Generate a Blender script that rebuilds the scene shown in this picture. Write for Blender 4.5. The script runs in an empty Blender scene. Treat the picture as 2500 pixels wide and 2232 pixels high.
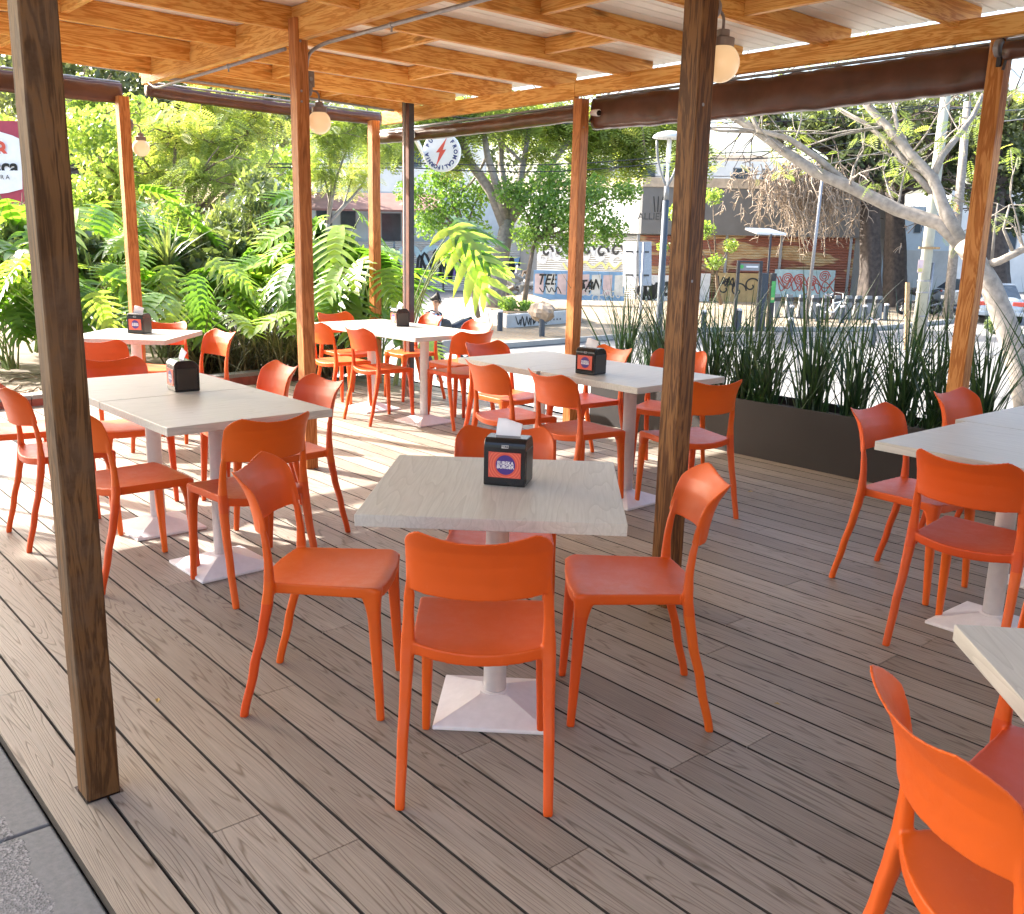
import bpy, bmesh, math, random
import numpy as np
from mathutils import Vector, Matrix

# ------------------------------------------------------------------ camera, world, sun, exposure
SC = bpy.context.scene
COL = SC.collection
EYE = np.array([0.0, 0.0, 1.5])
CR = np.array([[-0.642723, -0.765874, 0.018566],
               [-0.186093, 0.132569, -0.973548],
               [0.743154, -0.629176, -0.227728]])          # rows: right, down, forward
F0, CX, CY = 2334.96, 1211.67, 1127.44                      # in the 2500 x 2232 photograph
cam_d = bpy.data.cameras.new('camera')
cam = bpy.data.objects.new('camera', cam_d); COL.objects.link(cam)
cam_d.sensor_width = 36.0
cam_d.lens = F0 / 2500 * 36
cam_d.shift_x = (1250 - CX) / 2500
cam_d.shift_y = (CY - 1116) / 2500
cam_d.clip_start = 0.05; cam_d.clip_end = 1500
mw = Matrix.Identity(4)
for i in range(3):
    mw[i][0] = CR[0][i]; mw[i][1] = -CR[1][i]; mw[i][2] = -CR[2][i]; mw[i][3] = EYE[i]
cam.matrix_world = mw
SC.camera = cam

SUN_V = Vector((1.45, 0.50, 1.0)).normalized()
world = bpy.data.worlds.new('World'); SC.world = world; world.use_nodes = True
wn = world.node_tree.nodes; wl = world.node_tree.links
for n in list(wn): wn.remove(n)
wo = wn.new('ShaderNodeOutputWorld'); wb = wn.new('ShaderNodeBackground'); sky = wn.new('ShaderNodeTexSky')
sky.sky_type = 'NISHITA'; sky.sun_disc = False
sky.sun_elevation = math.asin(SUN_V.z)
sky.sun_rotation = math.atan2(SUN_V.x, SUN_V.y)
sky.air_density = 1.0; sky.dust_density = 5.0; sky.ozone_density = 1.0
wb.inputs['Strength'].default_value = 0.15
wl.new(sky.outputs[0], wb.inputs[0]); wl.new(wb.outputs[0], wo.inputs[0])
sl = bpy.data.lights.new('sun', 'SUN'); sl.energy = 4.3; sl.angle = math.radians(0.5); sl.color = (1.0, 0.95, 0.87)
so = bpy.data.objects.new('sun', sl); COL.objects.link(so)
so.rotation_euler = SUN_V.to_track_quat('Z', 'Y').to_euler(); so.location = (0, 0, 12)
SC.view_settings.view_transform = 'Standard'; SC.view_settings.look = 'None'
SC.view_settings.exposure = 2.36; SC.view_settings.gamma = 1.0
SC.cycles.use_denoising = True
SC.cycles.max_bounces = 10; SC.cycles.diffuse_bounces = 5; SC.cycles.transparent_max_bounces = 8
SC.cycles.sample_clamp_indirect = 8

# ------------------------------------------------------------------ helpers
R = random.Random(7)
NR = np.random.RandomState(11)
pi = math.pi

def ray(u, v):
    return CR.T @ np.array([(u - CX) / F0, (v - CY) / F0, 1.0])
def P(u, v, d):                       # point seen at photo pixel (u, v) at depth d metres
    return Vector(EYE + ray(u, v) * d)
def terr(x, y):                       # height of the street around the deck
    return -1.30
def G(u, v):                          # where the pixel's ray meets the street
    r = ray(u, v); d = 2.0
    while d < 120:
        p = EYE + r * d
        if p[2] <= terr(p[0], p[1]): break
        d += 0.05
    return Vector(p)
def depth(p):
    return float(CR[2] @ (np.array(p) - EYE))
class Wall:                           # a vertical plane through two ground points, used to lay out facades
    def __init__(s, A, B):
        s.A = np.array([A[0], A[1], 0.0]); s.B = np.array([B[0], B[1], 0.0])
        t = (s.B - s.A); s.L = np.linalg.norm(t); s.t = t / s.L
        n = np.array([s.t[1], -s.t[0], 0.0])
        if n @ (EYE - s.A) < 0: n = -n
        s.n = n
    def st(s, u, v, off=0.0):         # pixel -> (along, height) on the plane pushed out by off
        r = ray(u, v); A = s.A + s.n * off
        k = ((A - EYE) @ s.n) / (r @ s.n); p = EYE + r * k
        return float((p - A) @ s.t), float(p[2])
    def pt(s, a, z, off=0.0):
        p = s.A + s.t * a + s.n * off
        return Vector((p[0], p[1], z))

class MB:
    def __init__(s): s.v = []; s.f = []; s.mi = []; s.m = 0; s.rnd = []; s.rv = 0.0
    def add(s, vs, fs):
        o = len(s.v); s.v += [tuple(a) for a in vs]
        for f in fs: s.f.append(tuple(i + o for i in f)); s.mi.append(s.m); s.rnd.append(s.rv)
    def box(s, lo, hi):
        x0, y0, z0 = lo; x1, y1, z1 = hi
        s.add([(x0, y0, z0), (x1, y0, z0), (x1, y1, z0), (x0, y1, z0), (x0, y0, z1), (x1, y0, z1), (x1, y1, z1), (x0, y1, z1)],
              [(3, 2, 1, 0), (4, 5, 6, 7), (0, 1, 5, 4), (1, 2, 6, 5), (2, 3, 7, 6), (3, 0, 4, 7)])
    def prism(s, pts, d):             # polygon (3-D points) extruded by vector d
        n = len(pts); d = Vector(d); pts = [Vector(p) for p in pts]
        s.add(pts + [p + d for p in pts], [tuple(range(n))[::-1], tuple(range(n, 2 * n))] +
              [(i, (i + 1) % n, n + (i + 1) % n, n + i) for i in range(n)])
    def bar(s, a, b, w, h, up=(0, 0, 1)):   # box beam from a to b, w across, h along up
        a = Vector(a); b = Vector(b); t = (b - a).normalized(); up = Vector(up)
        sd = t.cross(up).normalized() * w / 2; uu = sd.cross(t).normalized() * h / 2
        q = [a - sd - uu, a + sd - uu, a + sd + uu, a - sd + uu]
        s.prism(q, b - a)
    def tube(s, pts, rs, n=8, cap=True):
        pts = [Vector(p) for p in pts]
        if not hasattr(rs, '__len__'): rs = [rs] * len(pts)
        t0 = (pts[1] - pts[0]).normalized()
        up = Vector((0, 0, 1)) if abs(t0.z) < .9 else Vector((1, 0, 0))
        nn = t0.cross(up).normalized(); vs = []; m = len(pts)
        for i, p in enumerate(pts):
            t = (pts[min(i + 1, m - 1)] - pts[max(i - 1, 0)])
            if t.length < 1e-9: t = t0
            t.normalize(); nn = (nn - t * nn.dot(t))
            if nn.length < 1e-6: nn = t.orthogonal()
            nn.normalize(); b = t.cross(nn)
            for k in range(n):
                a = 2 * pi * k / n
                vs.append(p + (nn * math.cos(a) + b * math.sin(a)) * rs[i])
        fs = [(i * n + k, i * n + (k + 1) % n, (i + 1) * n + (k + 1) % n, (i + 1) * n + k) for i in range(m - 1) for k in range(n)]
        if cap: fs += [tuple(range(n))[::-1], tuple(range((m - 1) * n, m * n))]
        s.add(vs, fs)
    def lathe(s, prof, n=20, c=(0, 0, 0)):   # profile (r, z) turned about z
        c = Vector(c); vs = []; m = len(prof)
        for r, z in prof:
            for k in range(n):
                a = 2 * pi * k / n; vs.append(c + Vector((r * math.cos(a), r * math.sin(a), z)))
        fs = [(i * n + k, i * n + (k + 1) % n, (i + 1) * n + (k + 1) % n, (i + 1) * n + k) for i in range(m - 1) for k in range(n)]
        fs += [tuple(range(n))[::-1], tuple(range((m - 1) * n, m * n))]
        s.add(vs, fs)
    def build(s, name, mat, parent=None, origin=None, smooth=False, bevel=0.0, bseg=2):
        me = bpy.data.meshes.new(name)
        v = s.v
        if origin is not None:
            ox, oy, oz = origin; v = [(a[0] - ox, a[1] - oy, a[2] - oz) for a in v]
        me.from_pydata(v, [], s.f)
        mats = mat if isinstance(mat, (list, tuple)) else [mat]
        for m_ in mats: me.materials.append(m_)
        if len(mats) > 1: me.polygons.foreach_set('material_index', s.mi)
        if any(s.rnd):
            at = me.attributes.new('rnd', 'FLOAT', 'FACE'); at.data.foreach_set('value', s.rnd)
        if smooth: me.polygons.foreach_set('use_smooth', [True] * len(me.polygons))
        me.update()
        o = bpy.data.objects.new(name, me); COL.objects.link(o)
        if origin is not None: o.location = origin
        if parent is not None: o.parent = parent
        if bevel:
            b = o.modifiers.new('bevel', 'BEVEL'); b.width = bevel; b.segments = bseg; b.limit_method = 'ANGLE'; b.angle_limit = .6
        return o

def fast_mesh(name, verts, k, mat, rnd=None, parent=None):
    """verts (N*k, 3): N separate k-gons"""
    me = bpy.data.meshes.new(name); n = len(verts) // k
    me.vertices.add(n * k); me.vertices.foreach_set('co', np.asarray(verts, dtype=np.float32).ravel())
    me.loops.add(n * k); me.loops.foreach_set('vertex_index', np.arange(n * k, dtype=np.int32))
    me.polygons.add(n); me.polygons.foreach_set('loop_start', np.arange(0, n * k, k, dtype=np.int32))
    try: me.polygons.foreach_set('loop_total', np.full(n, k, dtype=np.int32))
    except Exception: pass
    me.materials.append(mat)
    if rnd is not None:
        at = me.attributes.new('rnd', 'FLOAT', 'FACE'); at.data.foreach_set('value', np.asarray(rnd, dtype=np.float32))
    me.update(calc_edges=True); me.validate()
    o = bpy.data.objects.new(name, me); COL.objects.link(o)
    if parent is not None: o.parent = parent
    return o

def tag(o, label, cat, group=None):
    o['label'] = label; o['category'] = cat
    if group: o['group'] = group
    return o
def struct(o, kind='structure', label=None):
    o['kind'] = kind
    if label: o['label'] = label
    return o
def thing(name, label, cat, loc=(0, 0, 0), rz=0.0, group=None):
    o = bpy.data.objects.new(name, None); COL.objects.link(o)
    o.location = loc; o.rotation_euler = (0, 0, rz); o.empty_display_size = .1
    return tag(o, label, cat, group)
def copy_tree(o, parent=None):
    c = o.copy(); COL.objects.link(c); c.parent = parent
    for ch in list(o.children): copy_tree(ch, c)
    return c
def dup(o, loc, rz, label, scale=None):
    c = copy_tree(o); c.location = loc; c.rotation_euler = (0, 0, rz); c['label'] = label
    if scale: c.scale = (scale, scale, scale)
    return c

# ------------------------------------------------------------------ materials
class NT:
    def __init__(s, name):
        s.m = bpy.data.materials.new(name); s.m.use_nodes = True; s.t = s.m.node_tree
        s.b = s.t.nodes['Principled BSDF']; s.out = s.t.nodes['Material Output']
    def n(s, typ, **kw):
        nd = s.t.nodes.new(typ)
        for k, v in kw.items():
            if hasattr(nd, k): setattr(nd, k, v)
        return nd
    def l(s, a, b): s.t.links.new(a, b)
    def ramp(s, fac, stops, interp='LINEAR'):
        r = s.n('ShaderNodeValToRGB'); r.color_ramp.interpolation = interp
        e = r.color_ramp.elements
        while len(e) < len(stops): e.new(.5)
        for i, (p, c) in enumerate(stops): e[i].position = p; e[i].color = (*c, 1) if len(c) == 3 else c
        s.l(fac, r.inputs[0]); return r.outputs[0]
    def mapped(s, scale, coord='Object', loc=(0, 0, 0)):
        tc = s.n('ShaderNodeTexCoord'); mp = s.n('ShaderNodeMapping')
        mp.inputs['Scale'].default_value = scale; mp.inputs['Location'].default_value = loc
        s.l(tc.outputs[coord], mp.inputs[0]); return mp.outputs[0]
    def noise(s, vec, scale, detail=4, rough=.55, dist=0.0):
        nz = s.n('ShaderNodeTexNoise'); nz.inputs['Scale'].default_value = scale; nz.inputs['Detail'].default_value = detail
        nz.inputs['Roughness'].default_value = rough; nz.inputs['Distortion'].default_value = dist
        if vec is not None: s.l(vec, nz.inputs['Vector'])
        return nz.outputs[0]
    def mix(s, fac, a, b, mode='MIX'):
        m = s.n('ShaderNodeMix', data_type='RGBA', blend_type=mode)
        for sock, val in ((m.inputs[0], fac), (m.inputs[6], a), (m.inputs[7], b)):
            if hasattr(val, 'links') or isinstance(val, bpy.types.NodeSocket): s.l(val, sock)
            elif isinstance(val, (int, float)): sock.default_value = val
            else: sock.default_value = (*val, 1)
        return m.outputs[2]
    def math(s, op, a, b=None, c=None):
        m = s.n('ShaderNodeMath', operation=op)
        for i, val in enumerate((a, b, c)):
            if val is None: continue
            if isinstance(val, bpy.types.NodeSocket): s.l(val, m.inputs[i])
            else: m.inputs[i].default_value = val
        return m.outputs[0]
    def bump(s, h, strength=.3, dist=.01):
        b = s.n('ShaderNodeBump'); b.inputs['Strength'].default_value = strength; b.inputs['Distance'].default_value = dist
        s.l(h, b.inputs['Height']); s.l(b.outputs[0], s.b.inputs['Normal'])
    def attr(s, name='rnd'):
        a = s.n('ShaderNodeAttribute'); a.attribute_name = name; return a.outputs['Fac']
    def setb(s, **kw):
        for k, v in kw.items():
            i = s.b.inputs[k.replace('_', ' ')]
            if isinstance(v, bpy.types.NodeSocket): s.l(v, i)
            elif isinstance(v, (tuple, list)): i.default_value = (*v, 1) if len(v) == 3 else v
            else: i.default_value = v
        return s

def simple(name, col, rough=.5, var=.12, scale=6.0, bump=.0, metal=0.0, spec=.5, bscale=60):
    t = NT(name); v = t.mapped((1, 1, 1))
    nz = t.noise(v, scale, 5)
    dark = tuple(c * (1 - var) for c in col); lite = tuple(min(1, c * (1 + var)) for c in col)
    c = t.ramp(nz, [(.3, dark), (.7, lite)])
    t.setb(Base_Color=c, Roughness=rough, Metallic=metal)
    t.b.inputs['Specular IOR Level'].default_value = spec
    if bump: t.bump(t.noise(v, bscale, 4), bump, .004)
    return t.m

def wood(name, c0, c1, axis='x', rough=.45, knots=True, fine=1.0, grey=None):
    """grain runs along the given object axis"""
    t = NT(name)
    k = {'x': (1.2, 14, 14), 'y': (14, 1.2, 14), 'z': (14, 14, 1.2)}[axis]
    oi = t.n('ShaderNodeObjectInfo')
    off = t.n('ShaderNodeVectorMath', operation='SCALE'); off.inputs[0].default_value = (7.3, 5.1, 3.7)
    t.l(oi.outputs['Random'], off.inputs['Scale'])
    tc = t.n('ShaderNodeTexCoord'); ad = t.n('ShaderNodeVectorMath', operation='ADD')
    t.l(tc.outputs['Object'], ad.inputs[0]); t.l(off.outputs[0], ad.inputs[1])
    mp = t.n('ShaderNodeMapping'); mp.inputs['Scale'].default_value = k; t.l(ad.outputs[0], mp.inputs[0])
    nz = t.noise(mp.outputs[0], .9 * fine, 5, .6, .6)
    w = t.math('FRACT', t.math('MULTIPLY', nz, 9.0))
    w = t.math('ABSOLUTE', t.math('SUBTRACT', w, .5))
    nf = t.noise(mp.outputs[0], 7, 5, .7)
    g = t.math('ADD', t.math('MULTIPLY', w, .9), t.math('MULTIPLY', nf, .55))
    c = t.ramp(g, [(.22, tuple(x * .8 for x in c0)), (.38, c0), (.62, c1)])
    low = t.noise(ad.outputs[0], 2.2, 3)
    c = t.mix(t.ramp(low, [(.35, (0, 0, 0)), (.7, (.45, .45, .45))]), c, tuple(x * .72 for x in c0))
    if knots:
        k2 = {'x': (2.2, 9, 9), 'y': (9, 2.2, 9), 'z': (9, 9, 2.2)}[axis]
        m2 = t.n('ShaderNodeMapping'); m2.inputs['Scale'].default_value = k2; t.l(ad.outputs[0], m2.inputs[0])
        vo = t.n('ShaderNodeTexVoronoi'); vo.inputs['Scale'].default_value = .75; t.l(m2.outputs[0], vo.inputs['Vector'])
        kn = t.ramp(vo.outputs['Distance'], [(.05, (1, 1, 1)), (.15, (0, 0, 0))])
        c = t.mix(t.math('MULTIPLY', kn, .8), c, tuple(x * .28 for x in c0))
    if grey is not None:                # weathered patches
        gz = t.noise(ad.outputs[0], 3.5, 6, .7)
        c = t.mix(t.ramp(gz, [(.45, (0, 0, 0)), (.7, (1, 1, 1))]), c, grey)
    t.setb(Base_Color=c, Roughness=rough)
    t.b.inputs['Specular IOR Level'].default_value = .25
    t.bump(g, .35, .003)
    return t.m

M = {}
M['beam_x'] = wood('varnished_pine_x', (.64, .28, .055), (.84, .49, .155), 'x')
M['beam_y'] = wood('varnished_pine_y', (.64, .26, .048), (.84, .47, .135), 'y')
M['post_orange'] = wood('varnished_post', (.36, .125, .035), (.53, .215, .07), 'z')
M['post_gold'] = wood('honey_post', (.42, .15, .03), (.62, .29, .09), 'z')
M['post_dark'] = wood('dark_stained_post', (.095, .036, .010), (.23, .105, .033), 'z')
M['post_old'] = wood('weathered_post', (.072, .034, .012), (.175, .088, .032), 'z', rough=.7, grey=(.12, .075, .045))
M['post_pale'] = wood('pale_post', (.34, .21, .10), (.50, .34, .18), 'z')

def deck_mat():
    t = NT('composite_decking')
    r = t.attr('rnd')
    tc = t.n('ShaderNodeTexCoord'); cb = t.n('ShaderNodeCombineXYZ')
    t.l(t.math('MULTIPLY', r, 37.0), cb.inputs[0]); t.l(t.math('MULTIPLY', r, 91.0), cb.inputs[1])
    ad = t.n('ShaderNodeVectorMath', operation='ADD'); t.l(tc.outputs['Object'], ad.inputs[0]); t.l(cb.outputs[0], ad.inputs[1])
    mp = t.n('ShaderNodeMapping'); mp.inputs['Scale'].default_value = (.95, 18, 1); t.l(ad.outputs[0], mp.inputs[0])
    nz = t.noise(mp.outputs[0], .62, 2.2, .45, .35)
    w = t.math('FRACT', t.math('MULTIPLY', nz, 22.0))
    line = t.ramp(w, [(.0, (0, 0, 0)), (.16, (1, 1, 1)), (.82, (1, 1, 1)), (1.0, (0, 0, 0))])
    m2 = t.n('ShaderNodeMapping'); m2.inputs['Scale'].default_value = (6, 160, 1); t.l(ad.outputs[0], m2.inputs[0])
    nf = t.noise(m2.outputs[0], 1.0, 4, .6)
    base = t.ramp(r, [(0, (.245, .205, .165)), (.5, (.300, .256, .210)), (1, (.355, .308, .256))])
    fine = t.ramp(nf, [(.3, (.80, .80, .80)), (.7, (1.14, 1.14, 1.14))])
    c = t.mix(1.0, base, fine, 'MULTIPLY')
    c = t.mix(t.math('SUBTRACT', 1.0, line), c, t.mix(1.0, c, (.55, .51, .47), 'MULTIPLY'))
    st = t.noise(tc.outputs['Object'], 1.3, 5, .6)
    c = t.mix(t.ramp(st, [(.4, (0, 0, 0)), (.75, (.5, .5, .5))]), c, t.mix(1.0, c, (.75, .73, .73), 'MULTIPLY'))
    t.setb(Base_Color=c, Roughness=t.ramp(nf, [(.3, (.42,) * 3), (.8, (.62,) * 3)]))
    t.b.inputs['Specular IOR Level'].default_value = .28
    t.bump(t.math('ADD', line, t.math('MULTIPLY', nf, .6)), .22, .0025)
    return t.m
M['deck'] = deck_mat()

def plastic():
    t = NT('orange_polypropylene'); v = t.mapped((1, 1, 1))
    oi = t.n('ShaderNodeObjectInfo')
    c = t.ramp(t.noise(v, 3, 3), [(.3, (.59, .083, .006)), (.7, (.65, .095, .008))])
    hs = t.n('ShaderNodeHueSaturation'); t.l(c, hs.inputs['Color']); t.l(t.math('ADD', .90, t.math('MULTIPLY', oi.outputs['Random'], .14)), hs.inputs['Value']); t.l(t.math('ADD', .494, t.math('MULTIPLY', oi.outputs['Random'], .010)), hs.inputs['Hue'])
    scf = t.noise(v, 22, 6, .75)
    c = t.mix(t.ramp(scf, [(.60, (0, 0, 0)), (.72, (.22, .22, .22))]), hs.outputs[0], (.70, .20, .08))
    t.setb(Base_Color=c, Roughness=t.ramp(scf, [(.35, (.38,) * 3), (.7, (.52,) * 3)]))
    t.b.inputs['Specular IOR Level'].default_value = .38
    t.b.inputs['Subsurface Weight'].default_value = 0.0
    t.bump(t.noise(v, 420, 2), .10, .001)
    return t.m
M['plastic'] = plastic()

def laminate():
    t = NT('pale_wood_laminate')
    tc = t.n('ShaderNodeTexCoord'); oi = t.n('ShaderNodeObjectInfo')
    ad = t.n('ShaderNodeVectorMath', operation='ADD'); t.l(tc.outputs['Object'], ad.inputs[0]); 
    sc_ = t.n('ShaderNodeVectorMath', operation='SCALE'); sc_.inputs[0].default_value = (9, 4, 0); t.l(oi.outputs['Random'], sc_.inputs['Scale'])
    t.l(sc_.outputs[0], ad.inputs[1])
    mp = t.n('ShaderNodeMapping'); mp.inputs['Scale'].default_value = (11, .9, 11); t.l(ad.outputs[0], mp.inputs[0])
    nz = t.noise(mp.outputs[0], .7, 2, .4, .15)
    w = t.math('FRACT', t.math('MULTIPLY', nz, 16.0))
    m2 = t.n('ShaderNodeMapping'); m2.inputs['Scale'].default_value = (150, 7, 60); t.l(ad.outputs[0], m2.inputs[0])
    nf = t.noise(m2.outputs[0], 1, 3)
    c = t.ramp(w, [(0, (.43, .405, .355)), (.2, (.50, .475, .42)), (1, (.535, .51, .455))])
    c = t.mix(t.ramp(nf, [(.35, (.5, .5, .5)), (.6, (0, 0, 0))]), c, (.41, .38, .33))
    t.setb(Base_Color=c, Roughness=.42)
    t.bump(nf, .05, .0006)
    return t.m
M['laminate'] = laminate()
M['white_metal'] = simple('white_powder_coat', (.72, .70, .71), .45, .05, 30, .08, bscale=300)
M['black'] = simple('black_gloss_plastic', (.012, .012, .013), .22, .2, 10)
M['smoke'] = simple('dark_brown_side', (.028, .022, .018), .35, .2, 10)
M['paper'] = simple('white_tissue', (.80, .80, .82), .9, .05, 20)
M['white'] = simple('white_paint', (.78, .78, .78), .5, .05, 8)
M['purple'] = simple('purple_print', (.06, .03, .20), .35, .1)
M['red_print'] = simple('red_print', (.62, .085, .055), .35, .08)
M['red_print2'] = simple('orange_print', (.75, .16, .09), .35, .08)
M['vinyl'] = simple('brown_vinyl', (.085, .033, .019), .28, .35, 5, .8, bscale=9)
M['steel'] = simple('galvanised_steel', (.30, .30, .31), .42, .15, 30, metal=.5)
M['dark_steel'] = simple('dark_steel', (.05, .05, .055), .45, .2, 12, metal=.3)
M['fixture'] = simple('bronze_grey_fixture', (.22, .17, .15), .45, .1, 20)
# ------------------------------------------------------------------ deck and ground
GAP = 0.0068; BW = 0.1455; Y0 = -0.565
dk = MB(); row = 0
def plank_row(y1, xa, xb, first):
    x = xa + first
    cuts = [xa]
    while x < xb - .4: cuts.append(x); x += 2.44
    cuts.append(xb)
    for a, b in zip(cuts, cuts[1:]):
        if b - a < .05: continue
        dk.rv = R.uniform(.05, 1)
        e = .0015; y0 = y1 - BW + GAP
        z = R.uniform(-.0006, .0006)
        c = .0011
        x0, x1 = a + e, b - e
        dk.m = 0; dk.add([(x0, y0, -.03), (x1, y0, -.03), (x1, y1, -.03), (x0, y1, -.03), (x0, y0, z - c), (x1, y0, z - c), (x1, y1, z - c), (x0, y1, z - c),
                (x0, y0 + c, z), (x1, y0 + c, z), (x1, y1 - c, z), (x0, y1 - c, z)],
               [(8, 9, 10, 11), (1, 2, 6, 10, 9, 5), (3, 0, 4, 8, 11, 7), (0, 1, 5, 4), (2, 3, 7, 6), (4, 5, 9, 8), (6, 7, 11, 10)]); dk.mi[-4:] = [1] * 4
joints = {3: 1.841, 5: 2.711, 4: 3.57, 10: 1.56, 14: 2.434, 17: 2.125, 18: 1.55, 20: 1.535, 22: 1.823}
while True:
    y1 = Y0 - row * BW
    if y1 - BW < -5.93: break
    xb = 6.33 if y1 > -1.70 else 8.98
    f = (joints[row] + 2.44 * 3 if row in joints else R.uniform(0, 2.44)) + 4
    plank_row(y1, -4.0, xb, f % 2.44 + .02)
    row += 1
deck = struct(dk.build('deck', [M['deck'], simple('shaded_board_edge', (.030, .024, .019), .9, .3, 20)]), label='brown wood-grain composite deck boards under the tables')  # second material paints the shade onto board sides and bevels
# near-black sheet standing in for the shade between the boards
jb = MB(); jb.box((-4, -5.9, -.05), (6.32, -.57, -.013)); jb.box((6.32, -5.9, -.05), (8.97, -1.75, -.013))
struct(jb.build('deck_underlay', simple('gap_shade_sheet', (.004, .003, .003), 1.0, spec=.0)))

def ground_mat():
    t = NT('street_asphalt'); v = t.mapped((1, 1, 1))
    a = t.noise(v, .25, 6, .6); b = t.noise(v, 160, 2)
    c = t.ramp(a, [(.3, (.14, .137, .133)), (.7, (.22, .215, .208))])
    c = t.mix(t.ramp(b, [(.4, (0, 0, 0)), (.7, (.5, .5, .5))]), c, (.13, .13, .13))
    t.setb(Base_Color=c, Roughness=.85); t.bump(b, .3, .004); return t.m
def concrete(name, c0, c1, sc=1.2):
    t = NT(name); v = t.mapped((1, 1, 1))
    a = t.noise(v, sc, 8, .62); b = t.noise(v, 90, 3)
    c = t.ramp(a, [(.3, c0), (.7, c1)])
    c = t.mix(t.ramp(b, [(.42, (0, 0, 0)), (.75, (.4, .4, .4))]), c, tuple(x * .6 for x in c0))
    t.setb(Base_Color=c, Roughness=.85); t.bump(b, .3, .004); return t.m
M['asphalt'] = ground_mat()
M['concrete'] = concrete('grey_concrete', (.22, .22, .215), (.33, .325, .31))
M['pale_conc'] = concrete('pale_concrete', (.30, .29, .27), (.42, .405, .375))
M['white_wall'] = concrete('whitewashed_wall', (.40, .40, .385), (.56, .55, .53))
def aggregate():
    t = NT('exposed_aggregate'); v = t.mapped((1, 1, 1))
    vo = t.n('ShaderNodeTexVoronoi'); vo.inputs['Scale'].default_value = 170; t.l(v, vo.inputs['Vector'])
    b = t.noise(v, 55, 5, .7); big = t.noise(v, 1.5, 4)
    sp = t.ramp(vo.outputs['Color'], [(.0, (.06, .063, .068)), (.5, (.13, .135, .145)), (1, (.30, .30, .31))])
    c = t.mix(t.ramp(big, [(.35, (0, 0, 0)), (.7, (.5, .5, .5))]), sp, (.15, .155, .17))
    tc = t.n('ShaderNodeTexCoord'); sx = t.n('ShaderNodeSeparateXYZ'); t.l(tc.outputs['Object'], sx.inputs[0])
    ed = t.math('ADD', sx.outputs[1], t.math('MULTIPLY', t.math('SUBTRACT', t.noise(v, 9, 4), .5), .09))
    smooth = t.ramp(t.math('MULTIPLY', t.math('ADD', ed, .70), 4), [(.50, (1, 1, 1)), (.70, (0, 0, 0))])
    # a trowelled margin runs along the deck edge
    m = t.math('LESS_THAN', ed, -.470)
    c = t.mix(m, c, t.ramp(b, [(.3, (.12, .125, .132)), (.7, (.175, .18, .188))]))
    t.setb(Base_Color=c, Roughness=.8)
    t.bump(t.math('MULTIPLY', vo.outputs['Distance'], t.math('SUBTRACT', 1.0, m)), .45, .004); return t.m
M['aggregate'] = aggregate()
pv = MB()
# near path beside the deck, in slabs with open joints
xs = [-4, -1.6, -.2, 1.10, 2.445, 4.4, 6.6, 8.9]
for a, b in zip(xs, xs[1:]): pv.box((a + .004, Y0 + .006, -.12), (b - .004, 3.2, -.022))
pv.box((6.345, -1.735, -.12), (8.9, Y0 + .002, -.024))
struct(pv.build('path', M['aggregate'], bevel=.006))

gb = MB(); N = 90
gx = np.concatenate([np.linspace(-30, 4, 12), np.linspace(5, 30, 60), np.linspace(34, 160, 16)])
gy = np.concatenate([np.linspace(-160, -34, 16), np.linspace(-30, -5, 60), np.linspace(-3, 40, 20)])
vs = [(x, y, -1.32) for x in gx for y in gy]
ny = len(gy)
gb.add(vs, [(i * ny + j, (i + 1) * ny + j, (i + 1) * ny + j + 1, i * ny + j + 1) for i in range(len(gx) - 1) for j in range(ny - 1)])
struct(gb.build('ground', M['asphalt'], smooth=True))

m = MB(); m.box((-4.4, -7, -1.3), (-4.05, 4, 3.4)); struct(m.build('wall', simple('unseen_wall_render', (.40, .33, .26), .8, .1, 2)))  # unseen restaurant wall, added to cut light from behind the camera
# ------------------------------------------------------------------ chair
def superell(n=16, p=3.0):
    out = []
    for k in range(n):
        a = 2 * pi * k / n; c, s_ = math.cos(a), math.sin(a)
        out.append((math.copysign(abs(c) ** (2 / p), c), math.copysign(abs(s_) ** (2 / p), s_)))
    return out
SE = superell()
def sweep(mb, st):                   # st: (x, y, z, half width x, half depth y)
    n = len(SE); vs = []
    for x, y, z, hx, hy in st:
        for a, b in SE: vs.append((x + a * hx, y + b * hy, z))
    m = len(st)
    fs = [(i * n + k, i * n + (k + 1) % n, (i + 1) * n + (k + 1) % n, (i + 1) * n + k) for i in range(m - 1) for k in range(n)]
    fs += [tuple(range(n))[::-1], tuple(range((m - 1) * n, m * n))]
    mb.add(vs, fs)
def interp(tab, z):
    for a, b in zip(tab, tab[1:]):
        if z <= b[0]:
            t = (z - a[0]) / (b[0] - a[0]); t = max(0, t); t = t * t * (3 - 2 * t) * .5 + t * .5
            return [p + (q - p) * t for p, q in zip(a[1:], b[1:])]
    return list(tab[-1][1:])
REAR = [(0, .199, -.214, .0135, .0135), (.165, .197, -.176, .0150, .0150), (.30, .193, -.143, .0165, .0160), (.38, .191, -.128, .0185, .0175), (.44, .189, -.120, .0195, .0165),
        (.52, .187, -.121, .0150, .0125), (.58, .184, -.128, .0145, .0110), (.62, .182, -.136, .0100, .009), (.655, .182, -.142, .006, .005)]
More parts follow.
